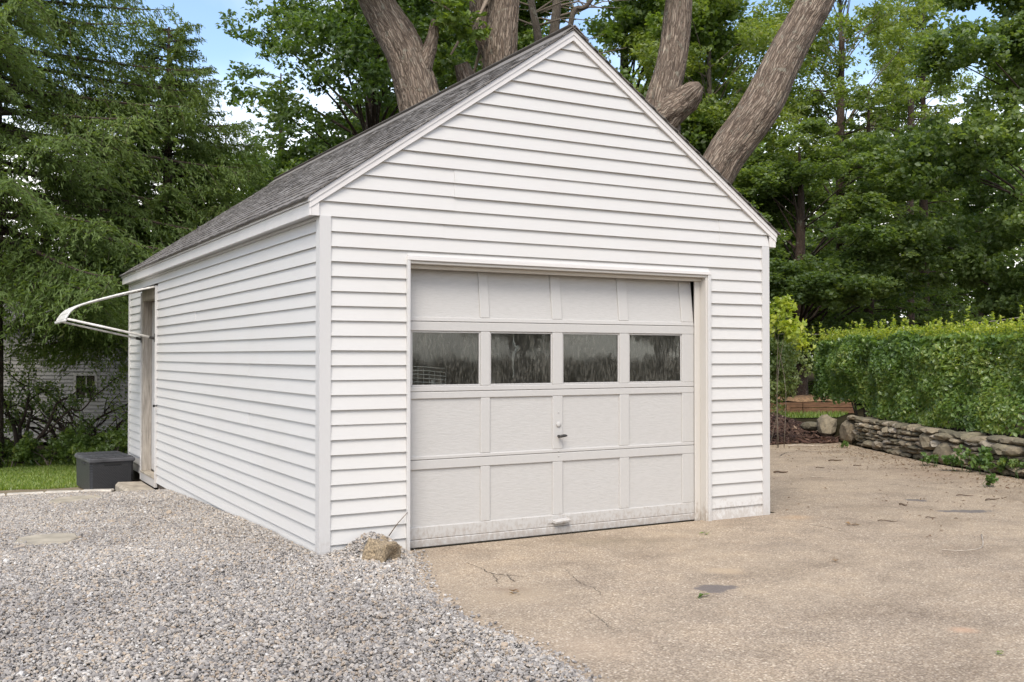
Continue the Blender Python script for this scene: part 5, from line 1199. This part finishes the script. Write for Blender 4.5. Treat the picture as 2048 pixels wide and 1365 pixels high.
copy_tree(TG, ground_at(1740, 29, 0), 2.0, (0.95, 0.95, 0.62), 'short dark conifer behind the left end of the hedge')
copy_tree(TG, ground_at(1960, 38, 0), 3.1, (1.2, 1.2, 0.8), 'dark conifer behind the right maple')
copy_tree(TG, ground_at(560, 35, -0.5), 4.4, (1.2, 1.2, 0.8), 'dark conifer half hidden behind the oak')
copy_tree(TG, ground_at(90, 34, -0.5), 5.4, (1.2, 1.2, 0.62), 'dark conifer behind the big spruce')
# trees across the street, seen only as reflections in the door panes
for i, (x, y, rz, sc) in enumerate([(9.5, -25, 0.5, 0.95), (15.5, -24, 2.9, 1.0), (22.5, -25, 4.4, 0.95)]):
    copy_tree(TE, (x, y, 0), rz, sc, ['tree mirrored in the leftmost door pane', 'tree mirrored in the two middle door panes', 'tree mirrored in the rightmost door pane'][i], 'reflected_tree')
# slender bare trunks behind the ridge
for i, (pts, rad, lab) in enumerate([([(1085, 420, 21), (1080, 120, 21), (1062, 0, 21), (1040, -160, 21)], 0.10, 'slender grey trunk leaning left behind the gable peak'), ([(1108, 420, 22), (1108, 100, 22), (1114, 0, 22), (1120, -200, 22)], 0.13, 'slender straight pale trunk just left of the gable peak'),
        ([(1130, 420, 22), (1140, 60, 22), (1175, 10, 22), (1230, -60, 22)], 0.07, 'thin trunk forking right behind the gable peak'), ([(1684, 720, 30), (1682, 500, 30), (1680, 280, 30), (1684, 80, 30)], 0.16, 'reddish straight conifer trunk right of the leaning trunk'), ([(1822, 720, 31), (1820, 400, 31), (1822, 200, 31)], 0.12, 'thin dark trunk deep in the right-hand woods')]):
    P_ = st(*pts); b0 = Vector(P_[0]); b0.z = -0.2; P_ = [tuple(b0)]+P_; T = thing('slender_tree', lab, 'tree', b0); V, F = bark_tube(P_, [rad, rad, rad*0.85, rad*0.7, rad*0.5][:len(P_)], 12, 40, 300+i, 0.03); trunk_obj('trunk', V, F, M['bark2'] if i < 3 else M['bark3'], T, b0)
    lm = MB(); r = random.Random(i)
    for j in range(14):
        k = r.uniform(0.35, 0.95); q = spline(P_, 30)[int(k*29)]; e = Vector(q)+_r*r.uniform(-1.6, 1.6)+Vector((0, 0, r.uniform(-0.1, 0.7))); m = Vector(q).lerp(e, 0.5)+Vector((0, 0, 0.12)); lm.tube([Vector(q), m, e], [rad*0.25, rad*0.15, 0.006], 5, False)
    lm.build('branches', M['bark2'] if i < 3 else M['bark3'], T, True)
# --- leggy shrubs before the shed
def leggy(px, py, D, seed, label, n, hgt, nleaf, dirs):
    b = dep(px, py, D); b.z = float(gz(b.x, b.y))-0.02; r = np.random.default_rng(seed); T = thing('leggy_shrub', label, 'shrub', b); ends = []
    for i in range(n):
        a = dirs[i % len(dirs)]+r.normal(0, 0.2); ln = r.uniform(0.6, 1.25)*hgt; up = r.uniform(0.35, 1.0); side = _r*math.cos(a)*ln; q = [np.array(b)]
        for k in range(1, 7):
            f = k/6; q.append(np.array(b+side*(f**1.1)+Vector((_fw.x, _fw.y, 0))*(r.normal(0, 0.15)*f+math.sin(a)*0.5*f)+Vector((0, 0, hgt*up*(f**0.75)))+Vector(r.normal(0, 0.05, 3))))
        P_ = spline(q, 16); mb = MB(); r0 = r.uniform(0.022, 0.045); mb.tube([tuple(p) for p in P_], np.linspace(r0, 0.008, 16), 7)
        for k in (7, 10, 12, 14):
            d = rdir(1, r)[0]*np.array([1, 1, 0.8])*0.45; e = P_[k]+d+np.array([0, 0, 0.12]); mb.tube([tuple(P_[k]), tuple((P_[k]+e)/2+np.array([0, 0, 0.05])), tuple(e)], [0.010, 0.007, 0.004], 5); ends.append(e)
        ends.append(P_[-1]); mb.build('branch', M['bark3'], T, True)
    ends = np.array(ends); C, Nn, idx = clump_leaves(ends, np.full(len(ends), 0.17), nleaf, r); Dr = unit(rdir(nleaf, r)+np.array([0, 0, -0.2])); L = r.uniform(0.05, 0.09, nleaf)
    attach(leaf_mesh('foliage', C, Dr, Nn, L, L*0.45, r.random(nleaf)), 'foliage', M['leaf_dark'], T)
leggy(228, 885, 17.6, 1, 'leggy bare-stemmed shrub in front of the shed window', 9, 1.7, 900, [2.6, 3.0, 2.2, 1.8, 2.8, 0.6])
leggy(150, 880, 18.2, 2, 'sprawling shrub with arching bare branches left of the shed window', 8, 1.6, 700, [2.7, 0.7, 3.0, 1.3, 0.4])
leggy(40, 885, 17.2, 3, 'dark leafy shrub at the far left below the spruce', 9, 1.7, 3200, [1.2, 1.9, 0.8, 2.5, 0.4])
for i, (px, D, sz, lab) in enumerate([(20, 16.6, 0.32, 'low dark groundcover plant at the far left lawn edge'), (100, 16.8, 0.34, 'low leafy plant at the lawn edge left of the charcoal box'), (165, 16.7, 0.36, 'low leafy plant directly behind the charcoal box'), (225, 16.4, 0.38, 'low bush between charcoal box and garage back corner')]):
    b = ground_at(px, D); r0 = random.Random(90+i); shrub('low_plant', lab, 'plant', b, [(r0.uniform(-1.2, 1.2)*sz, r0.uniform(-0.6, 0.6)*sz, sz*r0.uniform(0.3, 1.3), sz*0.6) for _ in range(7)], 1900, 0.065, M['leaf_maple'], 5, 120+i, 'low plants along the lawn edge')
# --- woods beyond, one mass
r = np.random.default_rng(77); pf = []; pr = []
for i in range(620):
    px = r.uniform(-350, 2400); D = r.uniform(40, 58)
    ytop = np.interp(px, [-350, 0, 250, 480, 620, 900, 1300, 1600, 1800, 2050, 2400], [560, 560, 540, 470, 300, 190, 170, 330, 330, 260, 250])
    y = r.uniform(ytop, 720); p = dep(px, y, D); pf.append(tuple(p)); pr.append(r.uniform(0.9, 1.9))
me = crown_leaves(r, np.array(pf), np.array(pr), 150000, 0.34, 0.6, sub=16); tag(link('woods', me, M['leaf_dark']), 'dense dark woods closing off the view behind the trees', 'woods', kind='stuff')
